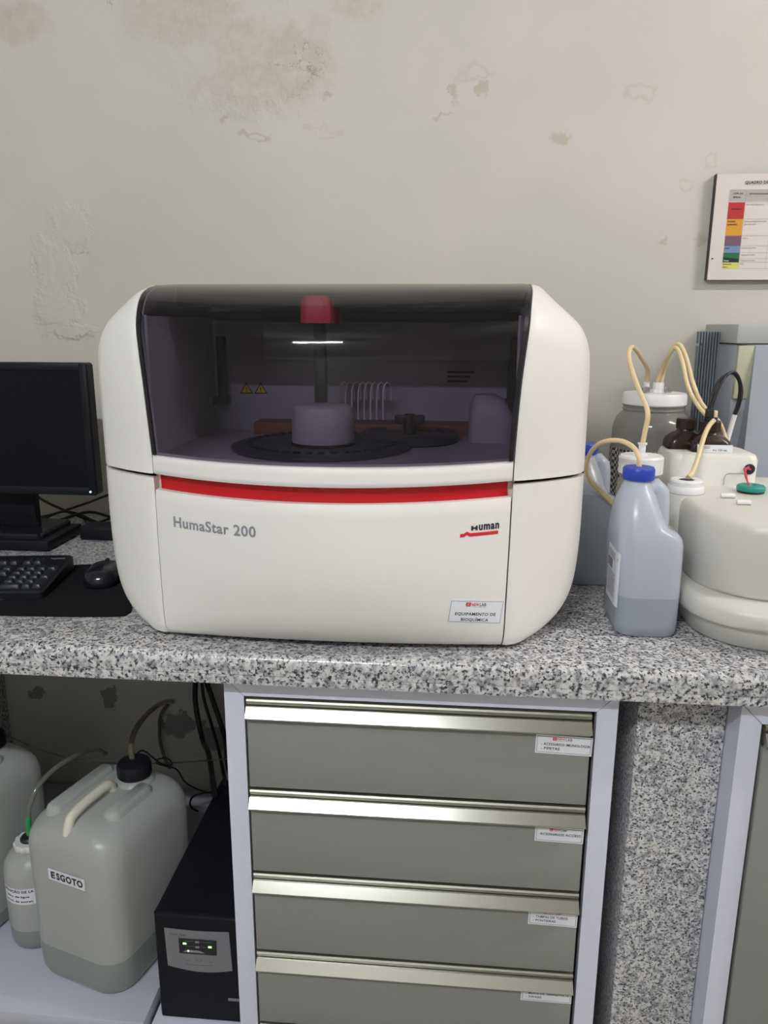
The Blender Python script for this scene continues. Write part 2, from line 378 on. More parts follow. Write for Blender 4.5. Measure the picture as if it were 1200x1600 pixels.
def logo_label(name, parent, fmap, w, h, lines, align='L', th=.0036, sub=6, first=.56):
    """white sticker with thin frame, red mark, NEW LAB line and printed lines; origin bottom left"""
    bm = bmesh.new(); t = .0005
    put_quad(bm, fmap, rectpts(0, 0, w, h), t, 0, sub)
    for q in ((0, 0, w, 0), (w, 0, w, h), (w, h, 0, h), (0, h, 0, 0)):
        for k in range(sub):
            a, b = k/sub, (k+1)/sub
            P = lambda s, o: fmap(q[0]+(q[2]-q[0])*s, q[1]+(q[3]-q[1])*s, o)
            bm.faces.new([bm.verts.new(P(a, 0)), bm.verts.new(P(b, 0)), bm.verts.new(P(b, t)), bm.verts.new(P(a, t))])
    i, lw = .0022, .0005
    for r in ((i, i, w-i, i+lw), (i, h-i-lw, w-i, h-i), (i, i, i+lw, h-i), (w-i-lw, i, w-i, h-i)):
        put_quad(bm, fmap, rectpts(*r), t+.0002, 1, 4)
    lh = h*.125; x = w*.30; y = h*.745
    put_quad(bm, fmap, rectpts(x, y-.15*lh, x+lh*1.45, y+1.15*lh), t+.0002, 2)
    put_quad(bm, fmap, [(x+.25*lh, y+.25*lh), (x+.75*lh, y+.55*lh), (x+.7*lh, y+.35*lh), (x+1.2*lh, y+.2*lh)][::1], t+.0004, 0)
    put_quad(bm, fmap, [(x+.3*lh, y+.8*lh), (x+.6*lh, y+.65*lh), (x+1.1*lh, y+.75*lh), (x+1.1*lh, y+.85*lh)], t+.0004, 0)
    put_text(bm, 'NEW', fmap, x+lh*1.75, y, height=lh, width=w*.135, off=t+.0002, mi=2, bold=.02)
    put_text(bm, 'LAB', fmap, x+lh*1.75+w*.145, y, height=lh, width=w*.115, off=t+.0002, mi=3, bold=.015)
    put_quad(bm, fmap, rectpts(x+lh*1.75, y-.38*lh, x+lh*1.75+w*.26, y-.30*lh), t+.0002, 4)
    for k, (s, fw) in enumerate(lines):
        u = w/2 if align == 'C' else w*.10
        put_text(bm, s, fmap, u, h*first - h*.235*k - th*.9, height=th, width=w*fw, off=t+.0002, mi=1, bold=.02, align=align)
    return flat_obj(name, bm, [M['paper'], M['black_print'], M['red_print'], M['dark_part'], M['grey_print']], parent)

# ------------------------------------------------------------------ the room
def struct(name, b, m):
    o = box_obj(name, b, m); o['kind'] = 'structure'; return o
YW = .80
struct('wall_back', (-2.6, 2.6, YW, YW+.12, 0, 2.75), M['wall'])
struct('wall_left', (-2.72, -2.6, -3.4, YW+.12, 0, 2.75), M['plain_wall'])
struct('wall_right', (2.6, 2.72, -3.4, YW+.12, 0, 2.75), M['plain_wall'])
struct('wall_front', (-2.72, 2.72, -3.52, -3.4, 0, 2.75), M['plain_wall'])
struct('floor', (-2.72, 2.72, -3.52, YW+.12, -.1, 0), M['floor'])
struct('ceiling', (-2.72, 2.72, -3.52, YW+.12, 2.75, 2.85), M['ceiling'])

def ceiling_lamp(t, label):
    x, y, z, L = t['x'], t['y'], t['z'], t['length']
    r = thing('ceiling_lamp', label, 'lamp', (x, y, 2.75))
    box_obj('lamp_body', (x-L/2-.04, x+L/2+.04, y-.07, y+.07, z+.05, 2.75), M['white_cap'], r, .008)
    for s in (-1, 1): box_obj('lamp_holder', (x+s*(L/2+.015)-.015, x+s*(L/2+.015)+.015, y-.018, y+.018, z-.02, z+.055), M['white_cap'], r, .004)
    bm = bmesh.new(); tube(bm, [(x-L/2, y, z), (x+L/2, y, z)], .016, 14, 1)
    m = bpy.data.materials.new('lit_tube'); m.use_nodes = True; nt = m.node_tree; nt.nodes.clear()
    o = nt.nodes.new('ShaderNodeOutputMaterial'); e = nt.nodes.new('ShaderNodeEmission'); e.inputs[0].default_value = (*t['color'], 1)
    e.inputs[1].default_value = t['power']*10; nt.links.new(e.outputs[0], o.inputs[0])
    bm_obj('lamp_tube', bm, m, r)
ceiling_lamp(TUBE_A, 'fluorescent tube lamp on the ceiling behind the camera, left of middle')
ceiling_lamp(TUBE_B, 'warm fluorescent tube lamp on the ceiling at far right')

# ------------------------------------------------------------------ worktop
wt = thing('worktop', 'long speckled grey granite worktop with a rounded front edge', 'worktop', (0, .4, .9))
bm = bmesh.new()
prof = [(YW-.002, .90), (.012, .90), (.006, .8992), (.001, .896), (-.002, .891), (-.003, .885), (-.002, .8680), (.000, .8676), (YW-.002, .8675)]
grid(bm, [[(x, y, z) for y, z in prof] for x in (-2.0, 2.0)], closed=True)
for x in (-2.0, 2.0): bm.faces.new([bm.verts.new((x, y, z)) for y, z in prof])
bm_obj('slab', bm, M['granite'], wt)
bm = bmesh.new()
prof = [(.04, .8675), (.0002, .8674), (-.0012, .8670), (-.002, .864), (-.001, .852), (.003, .85), (.04, .85)]
grid(bm, [[(x, y, z) for y, z in prof] for x in (-2.0, 2.0)], closed=True)
bm_obj('edge_strip', bm, M['granite'], wt)

# granite supports below
o = box_obj('granite_support', (-1.35, -1.15, .05, YW-.002, 0, .8665), M['granite'], bev=.004)
tag(o, 'dark granite side panel holding the worktop at the far left below', 'support')
o = thing('granite_pillar', 'speckled granite pillar between the drawer cabinet and the right cabinet', 'pillar', (.42, .2, 0))
box_obj('pillar_face', (.349, .4832, .078, YW-.01, 0, .8665), M['granite_pillar'], o, .003)
box_obj('pillar_foot', (.345, .4832, .072, .078, 0, .07), M['granite_pillar'], o, .002)

# ------------------------------------------------------------------ drawer cabinets
def frame_bm(x0, x1, z0, z1, w, y0, y1):
    """mitred frame, two grooves at the upper corners"""
    bm = bmesh.new()
    X0, X1, Z1 = x0+w, x1-w, z1-w
    g = .0006
    def prism(pts):
        a = [bm.verts.new((x, y0, z)) for x, z in pts]; b = [bm.verts.new((x, y1, z)) for x, z in pts]
        bm.faces.new(a); bm.faces.new(b[::-1])
        for i in range(len(pts)):
            j = (i+1) % len(pts); bm.faces.new((a[i], a[j], b[j], b[i]))
    prism([(x0, z0), (X0, z0), (X0, Z1-g), (x0, z1-g)])
    prism([(X1, z0), (x1, z0), (x1, z1-g), (X1, Z1-g)])
    prism([(x0+g, z1), (X0+g, Z1), (X1-g, Z1), (x1-g, z1)])
    prism([(X0, z0), (X0, z0+w), (X1, z0+w), (X1, z0)])
    return bm
def drawer(cabt, x0, x1, T, B, label=None, yo=0.0):
    yf = .026+yo
    dr = box_obj('drawer', (x0, x1, yf, yf+.018, B, T-.030), M['cab_grey'], cabt, .0012)
    bm = bmesh.new()
    pr = [(yf+.018, T-.030), (yf+.0005, T-.0355), (yf-.013, T-.0275), (yf-.0135, T-.0255), (yf-.002, T-.0115), (yf+.001, T-.0105),
          (yf+.010, T-.0105), (yf+.010, T-.0085), (yf+.001, T-.0085), (yf-.001, T-.0025), (yf+.001, T), (yf+.018, T)]
    n = len(pr)
    V = [[bm.verts.new((x, y, z)) for y, z in pr] for x in (x0, x1)]
    for i in range(n):
        j = (i+1) % n; f = bm.faces.new((V[0][i], V[0][j], V[1][j], V[1][i])); f.material_index = 0 if i in (3, 2, 4) else 1
    bm.faces.new(V[0][::-1]).material_index = 1; bm.faces.new(V[1]).material_index = 1
    bm_obj('drawer_pull', bm, [M['alu'], M['alu_dark']], dr, sm=False)
    if label:
        lx, lz, w, h, lines, rot = label
        c, s = math.cos(rad(rot)), math.sin(rad(rot))
        fm = lambda u, v, o: (lx+u*c+v*s*-1, yf-o, lz+u*s+v*c)
        logo_label('sticker_label', dr, fm, w, h, lines, th=.0041, first=.575)
    return dr
def cabinet(name, lab, x0, x1, w, tops, labels, ytop=.848):
    t = thing(name, lab, 'cabinet', ((x0+x1)/2, .2, .10))
    bm = bmesh.new()
    for b in ((x0, x0+.018, .048, .60, .10, ytop), (x1-.018, x1, .048, .60, .10, ytop), (x0+.018, x1-.018, .585, .60, .10, ytop), (x0+.018, x1-.018, .048, .585, .10, .118)):
        box(bm, *b)
    bm_obj('carcass', bm, M['cab_white'], t)
    bm_obj('face_frame', frame_bm(x0, x1, .10, ytop, w, .03, .048), M['cab_white'], t)
    box_obj('gap_shade_sheet', (x0+w-.006, x1-w+.006, .0485, .052, .112, ytop-w+.006), M['gap'], t)  # black sheet added as the shade in the drawer gaps
    box_obj('plinth', (x0+.01, x1-.01, .09, .108, 0, .10), M['cab_white'], t)
    for (T, B), lb in zip(tops, labels): drawer(t, x0+w+.0045, x1-w-.0075, T, B, lb)
    return t
TOPS = [(.8135, .661), (.6555, .506), (.5005, .352), (.3465, .203), (.1975, .14)]
LABS = [(.188, .747, .0845, .031, [('- ACESSóRIOS IMUNOLOGIA', .86), ('- PIPETAS', .33)], -1.5),
        (.195, .594, .0745, .0265, [('ACESSóRIOS ACCESS', .84)], -1.0),
        (.192, .440, .0775, .030, [('- TAMPAS DE TUBOS', .70), ('- PONTEIRAS', .46)], -1.2),
        (.187, .290, .0825, .0305, [('- MEIOS DE TRANSPORTE', .84), ('- SWABS', .31)], -.5), None]
cabinet('drawer_cabinet', 'white framed cabinet of grey drawers with aluminium pulls below the worktop, centre', -.292, .308, .031, TOPS, LABS)
cabinet('drawer_cabinet', 'white framed cabinet with grey front, cut by the right edge beside the granite pillar', .484, 1.084, .031,
        [(.8085, .10+.04)], [None], ytop=.840)

# ------------------------------------------------------------------ the chemistry analyser
XC = -.125
ZT = [(.908, .052, .012, .258), (.92, .046, .022, .2595), (.94, .044, .040, .2605), (.97, .044, .055, .261), (1.02, .045, .068, .262), (1.07, .047, .073, .263),
      (1.137, .05, .076, .264), (1.16, .05, .077, .2645), (1.19, .05, .077, .265), (1.25, .046, .0765, .267), (1.30, .046, .074, .270), (1.34, .049, .071, .274),
      (1.375, .056, .064, .278), (1.405, .076, .047, .281), (1.425, .112, .03, .285), (1.437, .175, .012, .288), (1.442, .26, 0, .289)]
def dens(T, sub=3):
    out = []
    for i in range(len(T)-1):
        p = [T[max(i-1, 0)], T[i], T[i+1], T[min(i+2, len(T)-1)]]
        for k in range(sub):
            t = k/sub
            out.append(tuple(.5*(2*b+(c-a)*t+(2*a-5*b+4*c-d)*t*t+(3*b-a-3*c+d)*t**3) for a, b, c, d in zip(*p)))
    return out+[T[-1]]
def zt(z):
    if z <= ZT[0][0]: return ZT[0][1:]
    for a, b in zip(ZT, ZT[1:]):
        if z <= b[0]:
            t = (z-a[0])/(b[0]-a[0]); return tuple(a[i]+(b[i]-a[i])*t for i in (1, 2, 3))
    return ZT[-1][1:]
ZT = dens(ZT)
def fy(x, z):
    ys, bw, hs = zt(z); u = max(-1, min(1, (x-XC)/hs)); return ys - bw*(1-u*u)
OT = [(.298, .078, .911), (.325, .095, .921), (.349, .110, .936), (.366, .120, .957), (.377, .128, .990), (.382, .13, 1.05), (.3825, .13, 1.137), (.382, .13, 1.16),
      (.382, .13, 1.19), (.3815, .13, 1.25), (.381, .13, 1.31), (.377, .132, 1.347), (.365, .138, 1.375), (.345, .148, 1.395), (.323, .162, 1.413), (.305, .19, 1.431), (.296, .255, 1.4395)]
OT = dens(OT)
def interp_rows(z0, z1):
    """rows of (seam, outer) pairs between two seam heights"""
    rows = []
    def at(z):
        ys, bw, hs = zt(z)
        for i, (a, b) in enumerate(zip(ZT, ZT[1:])):
            if z <= b[0]+1e-9:
                t = (z-a[0])/(b[0]-a[0]); o = tuple(OT[i][k]+(OT[i+1][k]-OT[i][k])*t for k in range(3)); return (hs, ys, z), o
        return (hs, ys, z), OT[-1]
    zs = [z0] + [r[0] for r in ZT if z0+.004 < r[0] < z1-.004] + [z1]
    # densify
    out = []
    for a, b in zip(zs, zs[1:]): out += [a, (a+b)/2]
    out.append(zs[-1])
    return [at(z) for z in out]
an = thing('chemistry_analyzer', 'large white benchtop laboratory analyser with smoked curved window and red band', 'laboratory analyser', (XC, .3, .9))
def side_panel(name, s, z0, z1):
    rows = []
    for S_, O_ in interp_rows(z0, z1):
        hs, ys, zs_ = S_; ho, yo, zo = O_
        sp = Vector((hs+.0012, ys, zs_)); op = Vector((ho, yo, zo)); d = (op-sp); L = d.length
        nrm = Vector((d.y, -d.x, 0)).normalized()
        pts = [sp+Vector((0, .03, 0)), sp+Vector((.0, .003, 0)), sp+d*(.004/L)]
        for k in range(1, 7):
            t = k/8.5; pts.append(sp+d*t+nrm*.006*math.sin(math.pi*t))
        a = sp+d*.78+nrm*.004; b = op; c = Vector((ho+.0015, yo+.05, zo))
        for k in range(7):
            t = k/6; pts.append((1-t)**2*a+2*t*(1-t)*b+t*t*c)
        pts += [Vector((ho+.002, .35, zo)), Vector((ho, .58, zo)), Vector((ho-.012, .60, zo)), Vector((hs, .60, zs_))]
        rows.append([(XC+s*p.x, p.y, p.z) for p in pts])
    bm = bmesh.new(); V = grid(bm, rows)
    # lips so that the moulding reads as thick plastic at its lower and upper edge
    for row, dz in ((rows[0], .0), (rows[-1], .0)):
        inner = [((x-XC)*.985+XC, y+.010, z) for x, y, z in row]
        grid(bm, [row[2:14], inner[2:14]])
    bmesh.ops.remove_doubles(bm, verts=bm.verts, dist=1e-5)
    o = bm_obj(name, bm, M['white_plastic'], an, ang=50); return o
for s in (-1, 1):
    side_panel('lower_side_panel', s, .908, 1.155)
    side_panel('upper_side_panel', s, 1.161, 1.442)
def front_sheet(z0, z1, off=0, nx=24, nz=None, xm=.001, thick=.012, curl=0):
    zs = [z0] + [r[0] for r in ZT if z0+.003 < r[0] < z1-.003] + [z1]
    fz = []
    for a, b in zip(zs, zs[1:]): fz += [a, (a+b)/2]
    fz.append(zs[-1])
    F = []; B = []
    for z in fz:
        hs = zt(z)[2]-xm; fr = []; bk = []
        e = min(1, min(z-z0, z1-z)/.004) if curl else 1
        for i in range(nx+1):
            u = -1+2*i/nx; x = XC+u*hs; y = fy(x, z)+off + (1-e)*.003
            fr.append((x, y, z)); bk.append((x, y+thick, z))
        F.append(fr); B.append(bk)
    bm = bmesh.new(); grid(bm, F); grid(bm, B)
    grid(bm, [F[0], B[0]]); grid(bm, [F[-1], B[-1]]); grid(bm, [[r[0] for r in F], [r[0] for r in B]]); grid(bm, [[r[-1] for r in F], [r[-1] for r in B]])
    bmesh.ops.remove_doubles(bm, verts=bm.verts, dist=1e-6)
    return bm
fp = bm_obj('front_panel', front_sheet(.908, 1.137, curl=1), M['white_plastic'], an, ang=50)
bm_obj('window_sill', front_sheet(1.161, 1.190, curl=1, thick=.02), M['white_plastic'], an, ang=50)
bm_obj('red_band', front_sheet(1.128, 1.170, off=.016, xm=.006, thick=.006), M['red'], an, ang=50)
o = bm_obj('beige_recess_end', front_sheet(1.128, 1.170, off=.021, xm=-.004, thick=.02), M['ivory'], an, ang=50); o['label'] = 'beige plastic ends beside the red band'
# smoked window
def window_bm(z0, z1, thick, xm0, xm1=None):
    return front_sheet(z0, z1, off=-.0005, xm=xm0, thick=thick)
bm_obj('smoked_window', window_bm(1.1905, 1.442, .003, .006), M['glass'], an, ang=60)
for s in (-1, 1):
    bm = bmesh.new()
    F = []; B = []
    z = 1.19
    while z < 1.4421:
        hs = zt(z)[2]-.0015; ys, bw, _ = zt(z)
        row = []; rb = []
        for k in range(3):
            x = XC+s*(hs-.0062*k/2); y = fy(x, z)-.001; row.append((x, y, z)); rb.append((x, y+.006, z))
        F.append(row); B.append(rb); z += .006
    grid(bm, F); grid(bm, B); grid(bm, [[r[0] for r in F], [r[0] for r in B]]); grid(bm, [[r[-1] for r in F], [r[-1] for r in B]])
    bm_obj('window_gasket', bm, M['black_trim'], an, ang=60)
bm = bmesh.new(); box(bm, XC-.289, XC+.289, .26, .275, 1.405, 1.4425, .003)
bm_obj('window_hinge_rail', bm, M['dark_part'], an)
box_obj('top_cover', (XC-.294, XC+.294, .2755, .60, 1.4255, 1.4395), M['white_plastic'], an, .004)
bm = bmesh.new()
ol = [(XC+o[0]-.004, o[2]) for o in OT] + [(XC-o[0]+.004, o[2]) for o in OT[::-1]]
for y in (.597, .603): bm.faces.new([bm.verts.new((x, y, z)) for x, z in ol])
bm_obj('back_cover', bm, M['white_plastic'], an)
box_obj('base_tray', (XC-.255, XC+.255, .07, .58, .905, .93), M['dark_part'], an, .004)
for sx in (-.2, .2):
    for y in (.12, .5):
        bm = bmesh.new(); lathe(bm, [(.022, .9), (.024, .902), (.024, .907), (.02, .91)], (XC+sx, y), 20); bm_obj('rubber_foot', bm, M['black_plastic'], an)
# inner chamber
IW = .31
bm = bmesh.new()
pg = [(XC+u*.262, fy(XC+u*.262, 1.175)+.021) for u in [k/12-1 for k in range(25)]]
pg = [(XC-IW, .52), (XC-IW, .13)] + pg + [(XC+IW, .13), (XC+IW, .52)]
a = [bm.verts.new((x, y, 1.163)) for x, y in pg]; b = [bm.verts.new((x, y, 1.166)) for x, y in pg]
bm.faces.new(a[::-1]); bm.faces.new(b)
for i in range(len(pg)): j = (i+1) % len(pg); bm.faces.new((a[i], a[j], b[j], b[i]))
deck = bm_obj('chamber_deck', bm, M['chamber'], an)
for s in (-1, 1):
    bm = bmesh.new()
    pg = [(.2635, .062), (IW, .13), (IW, .52), (IW+.004, .52), (IW+.004, .126), (.2665, .060)]
    loft(bm, [[(XC+s*x, y, z) for x, y in pg] for z in (1.166, 1.39)])
    bm_obj('chamber_wall', bm, M['chamber'], an, sm=False)
box_obj('chamber_back', (XC-IW, XC+IW, .52, .526, 1.166, 1.42), M['chamber'], an)
box_obj('gantry_rail', (XC-IW+.01, XC+IW-.01, .47, .515, 1.385, 1.402), M['dark_part'], an, .003)
box_obj('gantry_panel', (XC-.20, XC+IW-.02, .49, .515, 1.31, 1.384), M['grey_machine'], an, .003)
for x in (-.413, .165):
    p = box_obj('chamber_post', (x-.008, x+.008, .49, .51, 1.225, 1.355), M['dark_part'], an, .002)
    box_obj('post_foot', (x-.018, x+.012, .485, .512, 1.222, 1.236), M['dark_part'], p, .002)
bm = bmesh.new(); lathe(bm, [(.150, 1.166), (.158, 1.1675), (.158, 1.172), (.150, 1.175), (.14, 1.1752)], (-.178, .30), 64)
sd = bm_obj('sample_carousel', bm, M['disc'], an)
bm = bmesh.new()
for k in range(40):
    a = 2*math.pi*k/40; lathe(bm, [(.0065, 1.1752), (.0065, 1.178), (.0045, 1.178), (.0045, 1.1756)], (-.178+.128*math.cos(a), .30+.128*math.sin(a)), 10)
bm_obj('carousel_wells', bm, M['dark_part'], sd)
bm = bmesh.new(); lathe(bm, [(.056, 1.1745), (.057, 1.178), (.055, 1.180)], (-.172, .28), 48); bm_obj('turret_ring', bm, M['black_trim'], an)
bm = bmesh.new(); lathe(bm, [(.054, 1.180), (.0545, 1.185), (.053, 1.230), (.050, 1.239), (.044, 1.2425), (.01, 1.243)], (-.172, .28), 48); bm_obj('white_turret', bm, mat('pale_grey_turret', (.50, .50, .52), .45), an)
box_obj('probe_column', (-.197, -.176, .34, .36, 1.166, 1.381), M['dark_part'], an, .002)
bm = bmesh.new(); loft(bm, [rring(-.175, .30, 1.380, .025, .07, .01), rring(-.175, .30, 1.412, .0245, .07, .012), rring(-.175, .30, 1.421, .020, .066, .014), rring(-.175, .30, 1.424, .012, .06, .009)])
bm_obj('red_probe_cap', bm, M['cap_red'], an)
bm = bmesh.new(); lathe(bm, [(.088, 1.166), (.092, 1.168), (.092, 1.180), (.085, 1.184), (.070, 1.184), (.068, 1.179), (.03, 1.179)], (-.028, .40), 48); rd = bm_obj('reagent_carousel', bm, M['disc'], an)
bm = bmesh.new(); box(bm, -.056, .0, .392, .408, 1.197, 1.214, .003); lathe(bm, [(.012, 1.179), (.012, 1.205), (.009, 1.216)], (-.028, .40), 20); bm_obj('carousel_handle', bm, M['dark_part'], rd)
bm = bmesh.new(); loft(bm, [rring(.122, .42, 1.1665, .040, .045, .02), rring(.122, .42, 1.215, .040, .045, .02), rring(.118, .42, 1.24, .032, .038, .02), rring(.112, .42, 1.252, .020, .026, .018)])
bm_obj('wash_station', bm, M['chamber'], an)
box_obj('back_shelf', (-.34, .10, .45, .519, 1.166, 1.19), mat('warm_brown_inner_strip', (.22, .11, .07), .5), an, .002)
bm = bmesh.new()
for k in range(8):
    x = -.165+.012*k; tube(bm, [(x, .43, 1.20), (x, .435, 1.255), (x+.006, .445, 1.27), (x+.012, .46, 1.262), (x+.012, .47, 1.235)], .0016, 6, 5)
bm_obj('probe_tubing', bm, M['white_cap'], an)
# warning triangles on the chamber back
bm = bmesh.new()
for x in (-.370, -.340):
    f = lambda u, v, o: (x+u*.8, .5199-o, 1.240+v*.8)
    put_quad(bm, f, [(-.017, 0), (.017, 0), (0, .029)], .0004, 0); put_quad(bm, f, [(-.013, .0025), (.013, .0025), (0, .0245)], .0007, 1)
    put_text(bm, '!', f, 0, .005, height=.011, off=.001, mi=0, align='C')
flat_obj('warning_marks', bm, [M['black_print'], mat('yellow_sign', (.75, .55, .05), .5)], an)
bm = bmesh.new(); f = lambda u, v, o: (.04+u, .4898-o+.03, 1.285+v)
for k in range(3): put_quad(bm, f, rectpts(0, -k*.009, .052-.006*k, -k*.009+.004), .0004, 0)
flat_obj('small_notice', bm, [M['black_print']], an)
# lettering and labels on the front panel
fm = lambda u, v, o: (u, fy(u, v)-o, v)
bm = bmesh.new(); put_text(bm, 'HumaStar 200', fm, -.3555, 1.0865, height=.0150, width=.1355, off=.0006, bold=.022)
flat_obj('model_lettering', bm, [M['grey_print']], fp)
bm = bmesh.new()
hx, hz = .0815, 1.0945
put_text(bm, 'uman', fm, hx+.0108, hz, height=.0112, width=.0295, off=.0006, mi=0, bold=.035)
for r in ((hx, hz, hx+.0028, hz+.0068), (hx+.0063, hz, hx+.0091, hz+.0068), (hx, hz+.0022, hx+.009, hz+.0046)): put_quad(bm, fm, rectpts(*r), .0006, 0, 2)
z0 = hz-.0085
pts_t = [(.066, z0+.005), (.071, z0+.005), (.0757, z0+.0078), (.0805, z0+.005), (.1205, z0+.005)]
pts_b = [(.066, z0), (.0715, z0), (.0757, z0+.0026), (.080, z0), (.1205, z0)]
for i in range(4): put_quad(bm, fm, [pts_b[i], pts_b[i+1], pts_t[i+1], pts_t[i]], .0006, 1, 3)
flat_obj('maker_logo', bm, [M['black_print'], M['red_print']], fp)
lc, ls = math.cos(rad(-7)), math.sin(rad(-7))
fl_ = lambda u, v, o: fm(.0495+u*lc-v*ls, .9555+u*ls+v*lc, o)
logo_label('sticker_label', fp, fl_, .0815, .0385, [('EQUIPAMENTO DE', .74), ('BIOQUÍMICA', .50)], align='C', th=.0045, first=.46, sub=10)

# ------------------------------------------------------------------ notice board on the wall
nb = thing('notice_board', 'framed white chart with a column of coloured cells, cut by the right edge', 'wall chart', (.75, .79, 1.5))
X0, Z0, Z1 = .602, 1.476, 1.694
bm = bmesh.new(); box(bm, X0, .90, .781, YW-.0005, Z0, Z1, 0); bm_obj('dark_backing', bm, mat('dark_brown_edge', (.05, .042, .038), .5), nb)
box_obj('chart_sheet', (X0+.0005, .8995, .7795, .781, Z0+.0005, Z1-.0005), mat('glossy_chart_paper', (.66, .61, .58), .3), nb)
bm = bmesh.new(); f = lambda u, v, o: (u, .7795-o, v)
ca, cb = .6315, .6655
cells = [(1.602, 1.636, 0), (1.568, 1.602, 1), (1.547, 1.568, 2), (1.533, 1.547, 3), (1.513, 1.533, 4), (1.500, 1.513, 5)]
for a, b, k in cells: put_quad(bm, f, rectpts(ca, a, cb, b), .0004, k)
put_quad(bm, f, rectpts(ca, 1.638, .89, 1.661), .0004, 6)
put_quad(bm, f, [(ca, 1.513), (cb, 1.513), (cb, 1.520), (ca, 1.524)], .0006, 8)
for z in (1.661, 1.636, 1.602, 1.568, 1.547, 1.533, 1.5205, 1.513, 1.500): put_quad(bm, f, rectpts(cb if z < 1.63 else ca, z-.0002, .89, z+.0002), .0007, 9)
for x, z in ((cb+.0003, 1.661), (.722, 1.661), (.80, 1.661)): put_quad(bm, f, rectpts(x, 1.50, x+.0004, z), .0007, 9)
def tx(s, u, v, h, mi=7, bold=.015): put_text(bm, s, f, u, v, height=h, off=.0009, mi=mi, bold=bold)
tx('QUADRO DE', .6615, 1.673, .0052, bold=.03); put_quad(bm, f, rectpts(.6615, 1.6712, .706, 1.6716), .0009, 7)
tx('COR DA', .6395, 1.652, .0034); tx('BOLSA', .640, 1.6445, .0034); tx('ANTICOAGULANTE', .672, 1.651, .0034)
tx('Vermelho', .6385, 1.621, .0034); tx('Laranja', ca+.002, 1.596, .0036); tx('(amarelo)', ca+.001, 1.5895, .0036)
tx('Azul', ca+.002, 1.541, .0034); tx('Preto', ca+.002, 1.515, .0032, 10); tx('Amarelo', ca+.001, 1.508, .0034); tx('claro', ca+.001, 1.502, .0034)
tx('Sem anticoagulante', cb+.003, 1.630, .003, 9); tx('Sem anticoagulante com', cb+.003, 1.596, .003, 9); tx('gel separador', cb+.003, 1.590, .003, 9)
tx('EDTA', cb+.003, 1.561, .003, 9); tx('Citrato de sódio', cb+.003, 1.5415, .003, 9); tx('Heparina sódica', cb+.003, 1.527, .003, 9); tx('Citrato de sódio', cb+.003, 1.5155, .003, 9); tx('VHS', cb+.003, 1.508, .003, 9)
cm = [mat('cell_'+n, c, .35) for n, c in (('red', (.42, .03, .035)), ('orange', (.60, .30, .04)), ('purple', (.17, .09, .15)), ('blue', (.16, .25, .42)), ('green', (.02, .14, .06)), ('yellow', (.62, .62, .15)), ('grey', (.42, .40, .385)))]
flat_obj('chart_print', bm, cm + [M['black_print'], mat('cell_dark_green', (.01, .03, .02), .4), mat('thin_grey_print', (.30, .28, .27), .5), M['paper']], nb)
bm = bmesh.new(); tube(bm, [(.609, .7805, 1.521), (.609, .7775, 1.521)], .0016, 10, 1); bm_obj('nail_head', bm, M['dark_part'], nb)

# ------------------------------------------------------------------ left: monitor, keyboard, mouse, mat, cables
rz = thing('monitor_riser', 'low flat black box below the monitor foot', 'riser', (-.96, .53, .9))
box_obj('riser_body', (-1.13, -.805, .475, .63, .904, .925), M['black_plastic'], rz, .003)
for x in (-1.1, -.84):
    for y in (.5, .6): bm = bmesh.new(); lathe(bm, [(.01, .9), (.01, .9045)], (x, y), 14); bm_obj('riser_foot', bm, M['cable'], rz)
mo = thing('computer_monitor', 'black flat computer monitor, switched off, left of the analyser', 'monitor', (-.92, .55, .925))
XR, XL, YM = -.697, -1.137, .50
bm = bmesh.new()
loft(bm, [rring((XL+XR)/2, 0, 0, .22, .1425, .008, n=4)[:] for _ in range(1)] , True, False) if False else None
def slab_y(bm, x0, x1, z0, z1, ys, r, mi=0):
    rings = []
    for y, ins in ys:
        rg = rring((x0+x1)/2, (z0+z1)/2, 0, (x1-x0)/2-ins, (z1-z0)/2-ins, max(r-ins, .001), n=4)
        rings.append([(a, y, b) for a, b, _ in rg])
    return loft(bm, rings, mi=mi)
slab_y(bm, XL, XR, 1.022, 1.300, [(YM, .003), (YM+.003, 0), (YM+.028, 0), (YM+.045, .03)], .007)
bm_obj('monitor_casing', bm, M['black_plastic'], mo)
bm = bmesh.new()
bz = .0155
for b in ((XL+.001, XL+bz, 1.023, 1.299), (XR-bz, XR-.001, 1.023, 1.299)): box(bm, b[0], b[1], YM-.0035, YM+.0, b[2], b[3], .0012)
box(bm, XL+bz, XR-bz, YM-.0035, YM, 1.285, 1.299, .0012); box(bm, XL+bz, XR-bz, YM-.0035, YM, 1.023, 1.040, .0012)
bm_obj('bezel', bm, M['black_plastic'], mo)
box_obj('screen', (XL+bz-.001, XR-bz+.001, YM-.0012, YM, 1.039, 1.286), M['screen'], mo)
bm = bmesh.new(); tube(bm, [(XR-.013, YM-.0032, 1.031), (XR-.013, YM-.0048, 1.031)], .0022, 12, 1); bm_obj('power_light', bm, M['led_blue'], mo)
box_obj('stand_neck', (-.962, -.872, .555, .58, .935, 1.12), M['black_plastic'], mo, .004)
bm = bmesh.new(); loft(bm, [rring(-.94, .555, .9255, .115, .072, .012), rring(-.94, .555, .933, .115, .072, .012), rring(-.94, .555, .937, .111, .068, .012)]); bm_obj('stand_foot', bm, M['black_gloss'], mo)

